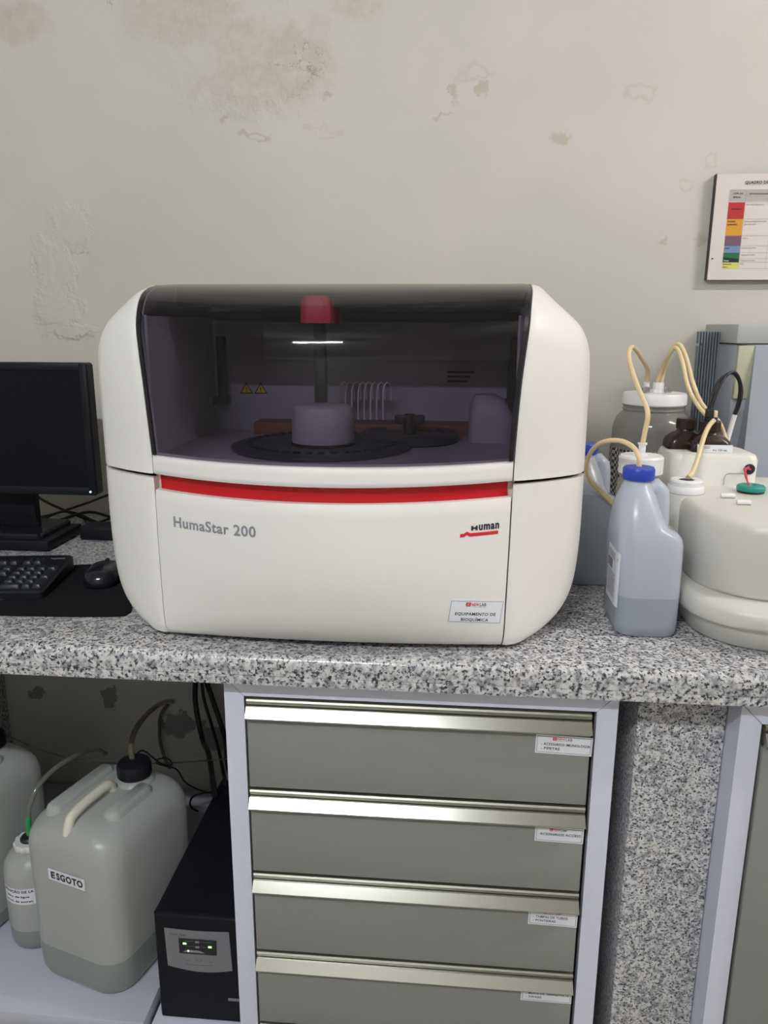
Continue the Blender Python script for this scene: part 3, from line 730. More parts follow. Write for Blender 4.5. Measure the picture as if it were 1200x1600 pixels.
pad = bmesh.new()
outer = [(-.742, .150), (-.728, .125), (-.70, .114), (-.60, .118), (-.50, .128), (-.487, .140), (-.488, .16), (-.505, .20), (-.520, .28), (-.53, .36), (-.55, .39), (-.62, .40), (-.70, .39), (-.715, .36), (-.705, .28), (-.712, .22), (-.735, .18)]
C2 = [(p.x, p.y) for p in catmull([(x, y, 0) for x, y in outer+[outer[0]]], 5)][:-1]
loft(pad, [[(x, y, .9003) for x, y in C2], [(x, y, .9028) for x, y in C2]])
tag(bm_obj('mouse_mat', pad, M['rubber']), 'black contoured cloth mouse mat beside the analyser', 'mouse mat')

kb = thing('keyboard', 'black full size keyboard at the left edge before the monitor', 'keyboard', (-.9, .28, .9))
KR = rad(8); KX, KY = -.664, .193
def K(u, v, h):   # u leftwards from the right end, v from front to back, h above sloping deck
    z = .911 + v/.165*.017 + h
    return (KX - u*math.cos(KR) - v*math.sin(KR), KY - u*math.sin(KR) + v*math.cos(KR), z)
bm = bmesh.new()
KL, KD = .445, .168
def kring(ins, h):
    r = rring(KL/2, KD/2, 0, KL/2-ins, KD/2-ins, .008, n=3); return [K(u, v, h) for u, v, _ in r]
def kbase(ins):
    r = rring(KL/2, KD/2, 0, KL/2-ins, KD/2-ins, .008, n=3); return [(K(u, v, 0)[0], K(u, v, 0)[1], .9032 + v/.165*.006) for u, v, _ in r]
loft(bm, [kbase(.004), kbase(0), kring(0, .003), kring(.003, .006)])
bm_obj('keyboard_body', bm, M['black_plastic'], kb, ang=30)
key_meshes = {}
def key(u, v, w=.0165, d=.0165):
    k = (round(w, 4), round(d, 4))
    if k not in key_meshes:
        b = bmesh.new()
        loft(b, [rring(0, 0, 0, w/2, d/2, .002, n=2), rring(0, 0, .0035, w/2-.0008, d/2-.0008, .002, n=2), rring(0, 0.0003, .0068, w/2-.0025, d/2-.003, .0025, n=2)])
        me = bpy.data.meshes.new('key'); bmesh.ops.recalc_face_normals(b, faces=b.faces); b.to_mesh(me); b.free(); me.materials.append(M['key']); smooth(me, 40); key_meshes[k] = me
    o = bpy.data.objects.new('key', key_meshes[k]); COL.objects.link(o); o.parent = kb
    o.location = Vector(K(u, v, .0055)) - kb.location; o.rotation_euler = (math.atan2(.017, .165), 0, KR)
P_ = .019
u0 = .016
rowv = [.020, .039, .058, .077, .096]
nk = 0
def put(u, v, w=.0165, d=.0165):
    global nk
    if nk < 100: key(u, v, w, d); nk += 1
# numeric pad
for r in range(5):
    for c in range(4):
        if c == 0 and r in (0, 2): continue
        if r == 0 and c == 3: continue
        if c == 0 and r in (1, 3): put(u0, rowv[r]-P_/2, .0165, .0355); continue
        if r == 0 and c == 2: put(u0+P_*2.5, rowv[r], .0355, .0165); continue
        put(u0+P_*c, rowv[r])
for k in range(2): put(u0+P_*(k+2.0), .125, .0165, .013)
# arrows and navigation block
for u, r in ((4.35, 0), (5.35, 0), (6.35, 0), (5.35, 1), (4.35, 3), (5.35, 3), (6.35, 3), (4.35, 4), (5.35, 4), (6.35, 4)): put(u0+P_*u, rowv[r])
for k in range(3): put(u0+P_*(4.35+k), .125, .0165, .013)
for r, us in ((4, 13), (3, 13), (2, 12), (1, 11)):
    for k in range(us): put(u0+P_*(8.0+k+(0, .0, .3, .6)[4-r]), rowv[r])
for u, w in ((8.0, .022), (9.3, .022), (10.6, .022), (14, .1), (18, .022), (19.3, .022)): put(u0+P_*u, rowv[0], w)
for k in range(8): put(u0+P_*(8.0+k*1.3), .125, .0165, .013)
bm = bmesh.new(); fk = lambda u, v, o: K(.052-u, v, .0062+o)
put_text(bm, 'logitech', fk, .015, .146, height=.004, width=.026, off=.0003, mi=0, bold=.04)
flat_obj('keyboard_print', bm, [mat('silver_print', (.45, .46, .5), .4)], kb)
bm = bmesh.new()
for u in (.053, .064, .075): put_quad(bm, lambda a, b, o: K(u-a, .146+b, .0062+o), rectpts(0, 0, .003, .0015), .0003, 0)
flat_obj('indicator_marks', bm, [mat('silver_print_b', (.45, .46, .5), .4)], kb)

ms = thing('computer_mouse', 'glossy black computer mouse on the mat beside the analyser', 'mouse', (-.60, .31, .903))
bm = bmesh.new(); rings = []
MC = (-.603, .305); mr = 12
for z, kx, ky, dy in ((.9030, .90, .94, 0), (.905, .99, .99, 0), (.912, 1, 1, 0), (.920, .95, .95, -.001), (.927, .84, .84, -.003), (.932, .66, .66, -.006), (.935, .42, .42, -.008), (.9362, .15, .15, -.009)):
    rings.append(rring(MC[0], MC[1]+dy, z, .031*kx, .058*ky, .029*kx, rot=mr, n=8, pivot=MC))
loft(bm, rings); bm_obj('mouse_shell', bm, M['black_gloss'], ms, ang=60)
bm = bmesh.new(); c, s_ = math.cos(rad(mr)), math.sin(rad(mr))
lathe(bm, [(.0035, -.0035), (.008, -.0025), (.009, 0), (.008, .0025), (.0035, .0035)], (0, 0), 20)
for v in bm.verts: x, y, z = v.co; v.co = (MC[0]+z*c-(.034)*s_, MC[1]+.034*c+x, .927+y)
bm_obj('scroll_wheel', bm, M['cable'], ms)

random.seed(3)
cbl = [([(-1.02, .76, .99), (-.95, .73, .955), (-.86, .71, .925), (-.80, .70, .91), (-.72, .68, .905), (-.62, .67, .905)], .0035),
       ([(-1.0, .74, .907), (-.92, .70, .925), (-.84, .72, .95), (-.76, .74, .975), (-.68, .72, .96), (-.6, .70, .92)], .003),
       ([(-.98, .72, .92), (-.90, .69, .915), (-.82, .70, .935), (-.74, .68, .925), (-.66, .69, .91)], .0035),
       ([(-.95, .66, .905), (-.88, .70, .935), (-.80, .71, .905), (-.74, .66, .905), (-.69, .63, .906)], .0028),
       ([(-.86, .75, .905), (-.80, .66, .915), (-.74, .65, .935), (-.69, .70, .945), (-.63, .72, .91)], .0028)]
labs = ['thick black cable drooping behind the monitor, highest on the left', 'black cable rising towards the analyser behind the monitor', 'black cable lying in the middle of the tangle behind the monitor',
        'thin black cable curling down onto the worktop behind the monitor', 'thin black cable looping closest to the analyser side']
for (p, r), lb in zip(cbl, labs): tag(tube_obj('power_cable', p, r, M['cable'], n=8), lb, 'cable', 'cables tangled behind the monitor')
pb = thing('power_adapter', 'black power adapter block on the worktop behind the mouse', 'adapter', (-.74, .62, .9))
box_obj('adapter_body', (-.785, -.69, .575, .63, .9005, .932), M['black_plastic'], pb, .006, 3)
tube_obj('adapter_cord', [(-.692, .6, .915), (-.66, .60, .912), (-.62, .61, .906), (-.58, .63, .904)], .003, M['cable'], pb)

# ------------------------------------------------------------------ right: jugs, jars, machines
def jug(label, dx=0, dy=0, sticker=True, lev=.966, rot=0):
    t = thing('plastic_jug', label, 'jug', (.365+dx, .185+dy, .9))
    sec = [(.9003, .322, .408, .125, .245, .022), (.905, .317, .412, .120, .25, .024), (.92, .316, .413, .1185, .251, .024), (1.0, .315, .413, .1185, .251, .024), (1.048, .314, .412, .12, .25, .024), (1.058, .3135, .410, .121, .247, .026), (1.066, .3135, .403, .122, .245, .026),
           (1.073, .3135, .390, .124, .243, .027), (1.09, .314, .381, .129, .236, .028), (1.105, .3155, .377, .136, .228, .028), (1.12, .3185, .372, .144, .218, .026), (1.133, .322, .3665, .152, .207, .024), (1.140, .3245, .3655, .160, .2, .0205), (1.150, .3245, .3655, .160, .2, .0205)]
    bm = bmesh.new()
    loft(bm, [rring((a+b)/2+dx, (c+d)/2+dy, z, (b-a)/2, (d-c)/2, r, n=5) for z, a, b, c, d, r in sec])
    fill_line(bm, lev); bm_obj('jug_body', bm, [M['hdpe'], M['hdpe_full']], t, ang=50)
    bm = bmesh.new(); rings = []
    for p, w in (((.350, 1.118), .014), ((.362, 1.129), .0135), ((.374, 1.132), .013), ((.382, 1.124), .013), ((.384, 1.108), .013), ((.385, 1.085), .013), ((.386, 1.055), .013)):
        rings.append((p, w))
    C = [Vector((p[0]+dx, .182+dy, p[1])) for p, w in rings]
    rr = []
    for i, pnt in enumerate(C):
        tt = (C[min(i+1, 6)]-C[max(i-1, 0)]).normalized(); n_ = Vector((tt.z, 0, -tt.x))
        rr.append([tuple(pnt + n_*.0125*math.cos(2*math.pi*k/14) + Vector((0, 1, 0))*.018*math.sin(2*math.pi*k/14)) for k in range(14)])
    loft(bm, rr); bm_obj('jug_handle', bm, M['hdpe'], t, ang=60)
    cx, cy = .345+dx, .18+dy
    bm = bmesh.new(); n = 60; prof = [(.0235, 1.143), (.0240, 1.1445), (.0240, 1.1595), (.0225, 1.1625), (.005, 1.1632)]
    loft(bm, [[(cx+(r+(.0005 if k % 2 and 0 < i < 3 else 0))*math.cos(2*math.pi*k/n), cy+(r+(.0005 if k % 2 and 0 < i < 3 else 0))*math.sin(2*math.pi*k/n), z) for k in range(n)] for i, (r, z) in enumerate(prof)])
    bm_obj('screw_cap', bm, M['blue'], t, ang=40)
    if sticker:
        bm = bmesh.new()
        def f(u, v, o):   # on the left face and round its front corner
            y = .205 - u; ang = 0
            if y >= .143: return (.3145+dx-o, y+dy, .945+v)
            a = (.143-y)/.024; return (.339+dx-(.0245+o)*math.cos(a), .143+dy-(.0245+o)*math.sin(a), .945+v)
        put_quad(bm, f, rectpts(0, 0, .074, .088), .0008, 0, 14)
        put_quad(bm, f, rectpts(.003, .052, .035, .068), .0012, 1, 6)
        for k in range(12): put_quad(bm, f, rectpts(.004+(.002 if k % 3 else 0), .047-k*.0033, .058-(.006 if k % 4 == 1 else 0), .0484-k*.0033), .0012, 1, 6)
        put_quad(bm, f, rectpts(.005, .07, .05, .082), .0012, 2, 6)
        put_text(bm, 'A', f, .0635, .074, height=.005, off=.0012, mi=1)
        flat_obj('sticker_label', bm, [M['paper'], M['grey_print'], mat('pale_grey_print', (.5, .5, .53), .5)], t)
    return t
jug('milky jug with blue cap and a printed side sticker, standing in front at the right')
jug('milky jug with blue cap standing behind the analyser, partly hidden', dx=-.044, dy=.245, sticker=False, lev=1.075)

# big smoky jar
bj = thing('wide_mouth_jar', 'large smoky jar with white lid and hose fittings near the wall', 'jar', (.466, .60, .9))
JC = (.466, .60)
bm = bmesh.new(); lathe(bm, [(.072, .9003), (.078, .905), (.080, .92), (.080, 1.165), (.078, 1.18), (.071, 1.196), (.063, 1.204), (.061, 1.206), (.061, 1.209), (.063, 1.211), (.061, 1.213), (.061, 1.217), (.063, 1.219), (.060, 1.222), (.060, 1.236)], JC, 48)
bm_obj('jar_body', bm, M['smoke_jar'], bj, ang=50)
bm = bmesh.new(); lathe(bm, [(.062, 1.2205), (.0635, 1.222), (.0635, 1.240), (.061, 1.244), (.02, 1.2455)], JC, 48); bm_obj('jar_lid', bm, M['white_cap'], bj)
bm = bmesh.new(); lathe(bm, [(.0815, 1.0), (.0818, 1.0), (.0818, 1.132), (.0812, 1.132)], JC, 48); bm_obj('checked_sleeve', bm, M['check'], bj)
bm = bmesh.new(); lathe(bm, [(.016, 1.2455), (.016, 1.252), (.011, 1.252), (.011, 1.266)], (JC[0]+.002, JC[1]-.015), 8); lathe(bm, [(.006, 1.2455), (.006, 1.268)], (JC[0]-.022, JC[1]-.015), 12); bm_obj('hose_fitting', bm, M['white_cap'], bj)
bm = bmesh.new()
for cx in (-.026, .018):
    x = JC[0]+cx; box(bm, x-.007, x+.007, JC[1]-.032, JC[1]-.026, 1.2475, 1.258, .001)
bm_obj('hose_clamp', bm, M['steel'], bj)
# small jar
sj = thing('small_jar', 'cloudy jar with white lid and one hose, between the jugs and the large jar', 'jar', (.387, .30, .9))
SC = (.380, .315)
bm = bmesh.new(); lathe(bm, [(.034, .9003), (.037, .904), (.038, .92), (.038, 1.10), (.036, 1.115), (.034, 1.12), (.034, 1.124), (.036, 1.126), (.034, 1.128), (.033, 1.14)], SC, 40); bm_obj('jar_body', bm, M['clear_jar'], sj, ang=50)
bm = bmesh.new(); lathe(bm, [(.036, 1.128), (.0375, 1.1295), (.0375, 1.156), (.035, 1.1595), (.01, 1.160)], SC, 40); bm_obj('jar_lid', bm, M['white_cap'], sj)
bm = bmesh.new(); lathe(bm, [(.011, 1.160), (.011, 1.163), (.006, 1.163), (.006, 1.178), (.008, 1.178), (.008, 1.181)], SC, 20); bm_obj('hose_fitting', bm, M['white_cap'], sj)

# immunology machine: tray base, drum, rear block
im = thing('reagent_unit', 'rounded cream laboratory unit with stepped base, cut by the right edge', 'laboratory unit', (.6, .28, .9))
def R_(x0, x1, y0, y1, z, r): return rring((x0+x1)/2, (y0+y1)/2, z, (x1-x0)/2, (y1-y0)/2, r, n=10)
bm = bmesh.new()
loft(bm, [R_(.446, .80, .084, .50, .9003, .105), R_(.442, .80, .078, .50, .904, .11), R_(.432, .80, .066, .50, .932, .115), R_(.430, .80, .064, .50, .938, .115)])
bm_obj('base_lower_step', bm, M['cream'], im, ang=50)
bm = bmesh.new()
loft(bm, [R_(.430, .80, .064, .50, .9382, .115), R_(.424, .81, .056, .505, .941, .118), R_(.422, .81, .053, .505, .948, .12), R_(.422, .81, .053, .505, .962, .12), R_(.426, .81, .058, .503, .970, .118), R_(.436, .80, .070, .50, .9735, .11)])
bm_obj('base_rim', bm, M['cream'], im, ang=50)
bm = bmesh.new()
loft(bm, [R_(.449, .79, .098, .47, .9737, .11), R_(.445, .79, .093, .47, .980, .112), R_(.443, .79, .091, .47, 1.075, .112), R_(.445, .79, .093, .47, 1.086, .112), R_(.450, .79, .099, .47, 1.093, .108), R_(.458, .79, .108, .47, 1.0955, .10)])
bm_obj('drum', bm, M['cream'], im, ang=50)
bm = bmesh.new(); lathe(bm, [(.037, .974), (.037, 1.093), (.035, 1.096)], (.462, .315), 36); bm_obj('left_column', bm, M['cream'], im)
bm = bmesh.new(); lathe(bm, [(.029, 1.096), (.0295, 1.0965), (.031, 1.098), (.031, 1.106), (.029, 1.109), (.0275, 1.1095), (.0275, 1.117), (.0255, 1.1195), (.015, 1.1195), (.013, 1.117), (.004, 1.117)], (.458, .31), 40); rc = bm_obj('white_ring_cap', bm, M['white_cap'], im)
bm = bmesh.new(); lathe(bm, [(.0125, 1.1172), (.0125, 1.1185), (.004, 1.1185)], (.458, .31), 24); q = bm_obj('cap_centre', bm, M['black_print'], rc)
bm = bmesh.new()
loft(bm, [R_(.452, .602, .375, .495, .975, .02), R_(.450, .604, .373, .495, 1.142, .02), R_(.453, .601, .377, .49, 1.151, .02), R_(.462, .592, .388, .48, 1.1535, .016)])
rb = bm_obj('rear_block', bm, M['cream_light'], im, ang=50)
bm = bmesh.new(); tube(bm, [(.585, .3735, 1.128), (.585, .3718, 1.128)], .0095, 20, 1); bm_obj('cable_hole', bm, M['black_print'], rb)
bm = bmesh.new(); loft(bm, [R_(.542, .577, .372, .3745, z, .001) for z in (1.098, 1.112)]) if False else tube(bm, [(.543, .3725, 1.098), (.5435, .3725, 1.112), (.548, .3725, 1.119), (.560, .3725, 1.120), (.576, .3725, 1.120)], .0006, 6, 5); bm_obj('panel_seam', bm, M['grey_machine'], rb)
bm = bmesh.new()
for k in (0, 1, 2): tube(bm, [(.583+k*.002, .372, 1.133-k*.003), (.576-k*.002, .362, 1.131), (.570+k*.001, .350, 1.122), (.571, .338, 1.112), (.573+k*.0015, .331, 1.104)], .0014, 7, 6)
bm_obj('red_wires', bm, M['wire_red'], im, ang=60)
bm = bmesh.new(); lathe(bm, [(.0215, 1.0958), (.0225, 1.0975), (.021, 1.099)], (.573, .325), 36); bm_obj('black_gasket', bm, M['black_print'], im)
bm = bmesh.new(); lathe(bm, [(.0225, 1.0992), (.0235, 1.101), (.0235, 1.106), (.021, 1.1085), (.009, 1.109), (.008, 1.106)], (.573, .325), 36); bm_obj('teal_cap', bm, M['teal'], im)
for (x, y) in ((.517, .272), (.525, .222)):
    o = tube_obj('white_peg', [(x-.011, y, 1.0995), (x-.004, y, 1.1), (x+.004, y, 1.1), (x+.011, y, 1.0995)], .0042, M['white_cap'])
    tag(o, 'short white peg on the cream drum, ' + ('nearer the rear block' if y > .25 else 'nearer the front'), 'peg', 'white pegs on the cream unit')

# brown bottles
def brown_bottle(cx, cy, label, sticker, zc=1.1535, fitting=True):
    t = thing('brown_bottle', label, 'bottle', (cx, cy, zc))
    bm = bmesh.new()
    loft(bm, [rring(cx, cy, z, hx, hy, r, n=6) for z, hx, hy, r in ((zc+.0003, .036, .028, .012), (zc+.010, .036, .028, .012), (zc+.018, .034, .026, .013), (zc+.026, .027, .022, .015), (zc+.031, .018, .018, .0178), (zc+.034, .016, .016, .0158), (zc+.038, .016, .016, .0158))])
    bm_obj('bottle_body', bm, M['brown'], t, ang=50)
    bm = bmesh.new(); n = 10; lathe(bm, [(.0175, zc+.036), (.019, zc+.037), (.019, zc+.053), (.017, zc+.0555), (.005, zc+.056)], (cx, cy), n); bm_obj('bottle_cap', bm, M['brown'], t, ang=20)
    if fitting:
        bm = bmesh.new(); lathe(bm, [(.0115, zc+.056), (.0115, zc+.061)], (cx, cy), 20); box(bm, cx-.010, cx+.002, cy-.006, cy+.006, zc+.061, zc+.077, .001); ft = bm_obj('black_fitting', bm, M['black_print'], t)
        box_obj('beige_clip', (cx+.003, cx+.0095, cy-.006, cy+.004, zc+.0615, zc+.074), M['tube'], ft, .001)
    if sticker:
        bm = bmesh.new(); x0, x1, y, z0, z1 = cx-.028, cx+.034, cy-.0286, zc+.0005, zc+.0145
        box(bm, x0, x1, y-.0006, y, z0, z1); f = lambda u, v, o: (x0+u, y-.0006-o, z0+v)
        put_quad(bm, f, [(.006+.003*math.cos(a*math.pi/6), .0095+.003*math.sin(a*math.pi/6)) for a in range(12)], .0003, 1)
        for k in range(2): put_quad(bm, f, rectpts(.012, .0098-k*.0024, .022, .0108-k*.0024), .0003, 2)
        put_text(bm, '4 x 125 mL', f, .027, .0028, height=.0036, off=.0003, mi=1)
        bm.faces.ensure_lookup_table(); flat_obj('bottle_label', bm, [M['paper'], M['black_print'], M['grey_print']], t)
    return t
brown_bottle(.5245, .420, 'dark brown bottle with white label and black fitting on the cream rear block', True)
brown_bottle(.492, .455, 'dark brown bottle without visible label, left and behind the labelled one', False, fitting=False)

# grey tower at right and ribbed board
gt = thing('grey_analyzer', 'tall light grey machine behind the cream unit, cut by the right edge', 'machine', (.8, .6, .9))
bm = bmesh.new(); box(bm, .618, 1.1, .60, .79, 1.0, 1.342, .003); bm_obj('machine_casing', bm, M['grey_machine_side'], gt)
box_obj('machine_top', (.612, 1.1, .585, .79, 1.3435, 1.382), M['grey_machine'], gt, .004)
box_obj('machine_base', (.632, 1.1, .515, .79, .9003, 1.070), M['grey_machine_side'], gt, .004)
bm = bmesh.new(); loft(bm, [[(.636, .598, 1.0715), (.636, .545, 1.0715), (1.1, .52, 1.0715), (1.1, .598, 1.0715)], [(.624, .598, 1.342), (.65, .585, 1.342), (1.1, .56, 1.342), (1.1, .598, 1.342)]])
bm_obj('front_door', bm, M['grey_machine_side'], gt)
box_obj('translucent_flap', (.6185, .652, .586, .5995, 1.235, 1.340), M['stain_glass'], gt, .001)
rbm = bmesh.new(); box(rbm, .572, .612, .664, .668, .95, 1.366); box(rbm, .566, .572, .664, .668, .95, 1.337); box(rbm, .566, .572, .664, .668, 1.342, 1.366)
for k in range(8):
    x = .5665+k*.0058; z = 1.337 if k < 2 else 1.366
    box(rbm, x, x+.0034, .657, .664, .95, z)
    if k < 2: box(rbm, x, x+.0034, .657, .664, 1.342, 1.366)
for v in rbm.verts: v.co.y += (v.co.z-.95)*.06
rr_ = bm_obj('ribbed_board', rbm, M['rib'], None, sm=False)
# a notch near the top left edge
tag(rr_, 'slate grey ribbed upright board leaning between the jar and the grey machine', 'board')

# hoses
hoses = [([(.380, .315, 1.178), (.382, .314, 1.20), (.384, .315, 1.235), (.372, .35, 1.275), (.366, .40, 1.315), (.371, .43, 1.335), (.385, .46, 1.338), (.408, .50, 1.320), (.440, .57, 1.290), (.444, .585, 1.262)], .0042, 'cream hose arching from the small jar up and over to the large jar lid'),
         ([(.345, .18, 1.162), (.344, .182, 1.176), (.338, .20, 1.190), (.322, .23, 1.196), (.300, .26, 1.188), (.288, .29, 1.165), (.287, .31, 1.135), (.298, .33, 1.11), (.318, .345, 1.09), (.35, .35, 1.06)], .0040, 'cream hose looping left from the blue cap of the front jug'),
         ([(.464, .585, 1.262), (.465, .565, 1.29), (.464, .52, 1.32), (.472, .50, 1.337), (.480, .48, 1.315), (.490, .465, 1.27), (.505, .45, 1.237), (.520, .44, 1.218), (.535, .435, 1.205)], .0040, 'front cream hose of the pair rising from the large jar lid'),
         ([(.472, .585, 1.262), (.473, .57, 1.295), (.472, .53, 1.33), (.480, .51, 1.343), (.490, .49, 1.32), (.502, .475, 1.275), (.515, .46, 1.240), (.530, .45, 1.220), (.548, .445, 1.203), (.560, .44, 1.175), (.562, .435, 1.155)], .0040, 'rear cream hose of the pair rising from the large jar lid'),
         ([(.521, .392, 1.213), (.511, .385, 1.203), (.500, .372, 1.185), (.487, .350, 1.155), (.474, .330, 1.130), (.462, .315, 1.1215)], .0042, 'cream hose sloping from the brown bottle down to the white ring cap')]
for p, r, lb in hoses: tag(tube_obj('silicone_hose', p, r, M['tube'], n=12), lb, 'hose', 'cream hoses between the jars and bottles')
bh = thing('black_hose', 'pair of black hoses arching from the brown bottle to a white sleeve', 'hose', (.52, .42, 1.2305))
tube_obj('hose_strand', [(.518, .420, 1.2305), (.522, .422, 1.25), (.532, .43, 1.275), (.548, .44, 1.29), (.566, .45, 1.292), (.580, .455, 1.275), (.583, .458, 1.245), (.578, .46, 1.215)], .0025, M['cable'], bh)
tube_obj('hose_strand', [(.523, .418, 1.2305), (.530, .420, 1.26), (.543, .43, 1.284), (.560, .44, 1.296), (.575, .45, 1.288), (.586, .455, 1.262), (.586, .458, 1.235), (.581, .46, 1.215)], .0025, M['cable'], bh)
tube_obj('white_sleeve', [(.580, .46, 1.216), (.576, .462, 1.19), (.571, .464, 1.155)], .0045, M['white_cap'], bh)

# ------------------------------------------------------------------ lower left: shelf boards, jerricans, bottle, UPS
sb = box_obj('shelf_board', (-1.149, -.487, .068, .785, .098, .13), mat('shaded_shelf_laminate', (.50, .52, .60), .45), bev=.0015)  # white laminate, its colour darkened for the weaker light down here
tag(sb, 'white laminated low shelf carrying the jerricans', 'shelf')
sb2 = thing('shelf_board', 'lower white board carrying the black power supply', 'shelf', (-.39, .4, 0))
box_obj('board', (-.482, -.296, .05, .785, .088, .106), M['cab_white'], sb2, .0015)
for x in (-.47, -.31): box_obj('board_foot', (x-.008, x+.008, .09, .75, 0, .088), M['cab_white'], sb2)
for x in (-1.13, -.50):
    o = box_obj('shelf_foot', (x-.009, x+.009, .08, .78, 0, .098), M['cab_white'], None); o.parent = sb
def jerrican(label, cx, cy, rot, sticker=False, lev=.208, hose=True, hgt=.345):
    t = thing('jerrican', label, 'jerrican', (cx, cy, .13))
    z0 = .1303; hx, hy = .109, .130
    sec = [(0, .015, .05), (.006, .006, .05), (.02, .001, .05), (.06, 0, .048), (.12, .001, .048), (.24, 0, .048), (.29, .0, .048), (.31, .003, .05), (.325, .010, .055), (.336, .020, .06), (.343, .034, .06), (.347, .055, .05)]
    k = hgt/.345
    bm = bmesh.new(); loft(bm, [rring(cx, cy, z0+z*k, hx-e, hy-e, r-e*.2, rot, n=7) for z, e, r in sec])
    # relief: the recess round the grip
    c, s = math.cos(rad(rot)), math.sin(rad(rot))
    def Lc(x, y, z): return (cx+x*c-y*s, cy+x*s+y*c, z0+z*k)
    fill_line(bm, lev); body = bm_obj('jerrican_body', bm, [M['hdpe_dim'], M['hdpe_dim_full']], t, ang=60)
    for (x0, hw, hl) in ((-.058, .020, .085), (.058, .020, .06)):
        bm = bmesh.new()
        def r3(z, e): 
            rg = rring(0, 0, 0, hw-e, hl-e, .018, n=5); return [Lc(x0+a, b-.01, z) for a, b, _ in rg]
        loft(bm, [r3(.335, 0), r3(.352, .003), r3(.358, .009)]); bm_obj('shoulder_hump', bm, M['hdpe_dim'], body, ang=60)
    bm = bmesh.new()
    pts = [Lc(.0, -.110, .325), Lc(.0, -.104, .345), Lc(.0, -.096, .355), Lc(.0, -.07, .361), Lc(.0, -.02, .364), Lc(.0, .004, .362), Lc(.0, .012, .345)]
    tube(bm, pts, .0095, 12, 6); bm_obj('grip', bm, mat('ivory_grip_plastic', (.78, .76, .64), .4), t, ang=60)
    bm = bmesh.new(); C0 = Lc(.018, .058, 0); lathe(bm, [(.040, z0+.345*k), (.036, z0+.352*k), (.030, z0+.356*k), (.030, z0+.362*k)], C0[:2], 32); bm_obj('neck', bm, M['hdpe_dim'], t)
    bm = bmesh.new(); n = 48
    prof = [(.032, .358), (.0335, .360), (.0335, .380), (.031, .386), (.02, .389), (.005, .390)]
    loft(bm, [[(C0[0]+(r+(.0006 if q % 2 and 0 < i < 3 else 0))*math.cos(2*math.pi*q/n), C0[1]+(r+(.0006 if q % 2 and 0 < i < 3 else 0))*math.sin(2*math.pi*q/n), z0+z*k) for q in range(n)] for i, (r, z) in enumerate(prof)])
    bm_obj('black_screw_cap', bm, M['black_plastic'], t, ang=30)
    if sticker:
        bm = bmesh.new(); w, h = .088, .0265
        f = lambda u, v, o: Lc(-.036+u, -.130-.0006-o, (.234+v-u*.0))
        put_quad(bm, f, rectpts(0, 0, w, h), 0, 0, 2)
        put_quad(bm, f, rectpts(0, h, w, h-.0005), .0004, 1); put_quad(bm, f, rectpts(w-.0005, 0, w, h), .0004, 1); put_quad(bm, f, rectpts(0, 0, w, .0005), .0004, 1)
        put_text(bm, 'E', f, .0065, .0066, height=.0132, width=.0095, off=.0005, mi=1, bold=.045)
        put_text(bm, 'SGOTO', f, .0195, .0066, height=.0132, width=.0625, off=.0005, mi=1, bold=.045)
        flat_obj('paper_label', bm, [M['paper'], M['black_print']], t)
    return t, C0
jc, C0 = jerrican('large milky jerrican with a black cap and a white lettered label, on the low shelf', -.609, .255, -17, True)
jc2, C2_ = jerrican('milky jerrican cut by the left edge, behind the small bottle', -.965, .33, -17, False, lev=.17)
tag(tube_obj('waste_hose', [(-0.578, 0.310, 0.510), (-0.585, 0.320, 0.539), (-0.592, 0.360, 0.553), (-0.606, 0.450, 0.539), (-0.629, 0.580, 0.496), (-0.660, 0.720, 0.431), (-0.678, 0.790, 0.393)], .006, M['dim_tube'], n=10), 'brownish clear hose curving up from the black jerrican cap', 'hose')
tag(tube_obj('sensor_wire', [(-0.576, 0.320, 0.507), (-0.580, 0.340, 0.515), (-0.575, 0.360, 0.507), (-0.562, 0.380, 0.477), (-0.552, 0.400, 0.452), (-0.541, 0.420, 0.441), (-0.555, 0.430, 0.449), (-0.572, 0.420, 0.452), (-0.566, 0.400, 0.454), (-0.552, 0.420, 0.435), (-0.547, 0.460, 0.402), (-0.545, 0.500, 0.345), (-0.526, 0.530, 0.307), (-0.506, 0.560, 0.278)], .0018, M['cable'], n=7), 'thin black wire looping from the jerrican cap towards the power supply', 'wire')
wb = thing('wash_bottle', 'small milky bottle with scalloped cap, between the two jerricans', 'bottle', (-.79, .262, .13))
BC = (-.788, .262)
bm = bmesh.new(); lathe(bm, [(.046, .1303), (.051, .134), (.054, .145), (.0555, .17), (.0555, .295), (.053, .312), (.046, .325), (.034, .334), (.028, .337), (.028, .342)], BC, 40); fill_line(bm, .178); bm_obj('bottle_body', bm, [M['hdpe_dim'], M['hdpe_dim_full']], wb, ang=60)
bm = bmesh.new(); n = 64
loft(bm, [[(BC[0]+(r+.0016*math.cos(12*2*math.pi*k/n))*math.cos(2*math.pi*k/n), BC[1]+(r+.0016*math.cos(12*2*math.pi*k/n))*math.sin(2*math.pi*k/n), z) for k in range(n)] for r, z in ((.029, .340), (.0305, .341), (.0305, .352), (.029, .355), (.019, .355))])
bm_obj('scalloped_cap', bm, M['white_cap'], wb, ang=60)
bm = bmesh.new(); lathe(bm, [(.0185, .354), (.0185, .359), (.015, .363), (.005, .364)], BC, 24); bm_obj('black_plug', bm, M['black_print'], wb)
bm = bmesh.new()
def fb(u, v, o):
    a = rad(-102)+u/.0557; return (BC[0]+(.0557+o)*math.cos(a), BC[1]+(.0557+o)*math.sin(a), .243+v)
put_quad(bm, fb, rectpts(-.030, 0, .045, .036), .0002, 0, 14)
put_text(bm, 'SOLUÇÃO DE LA', fb, -.027, .0275, height=.0052, width=.066, off=.0006, mi=1, bold=.035)
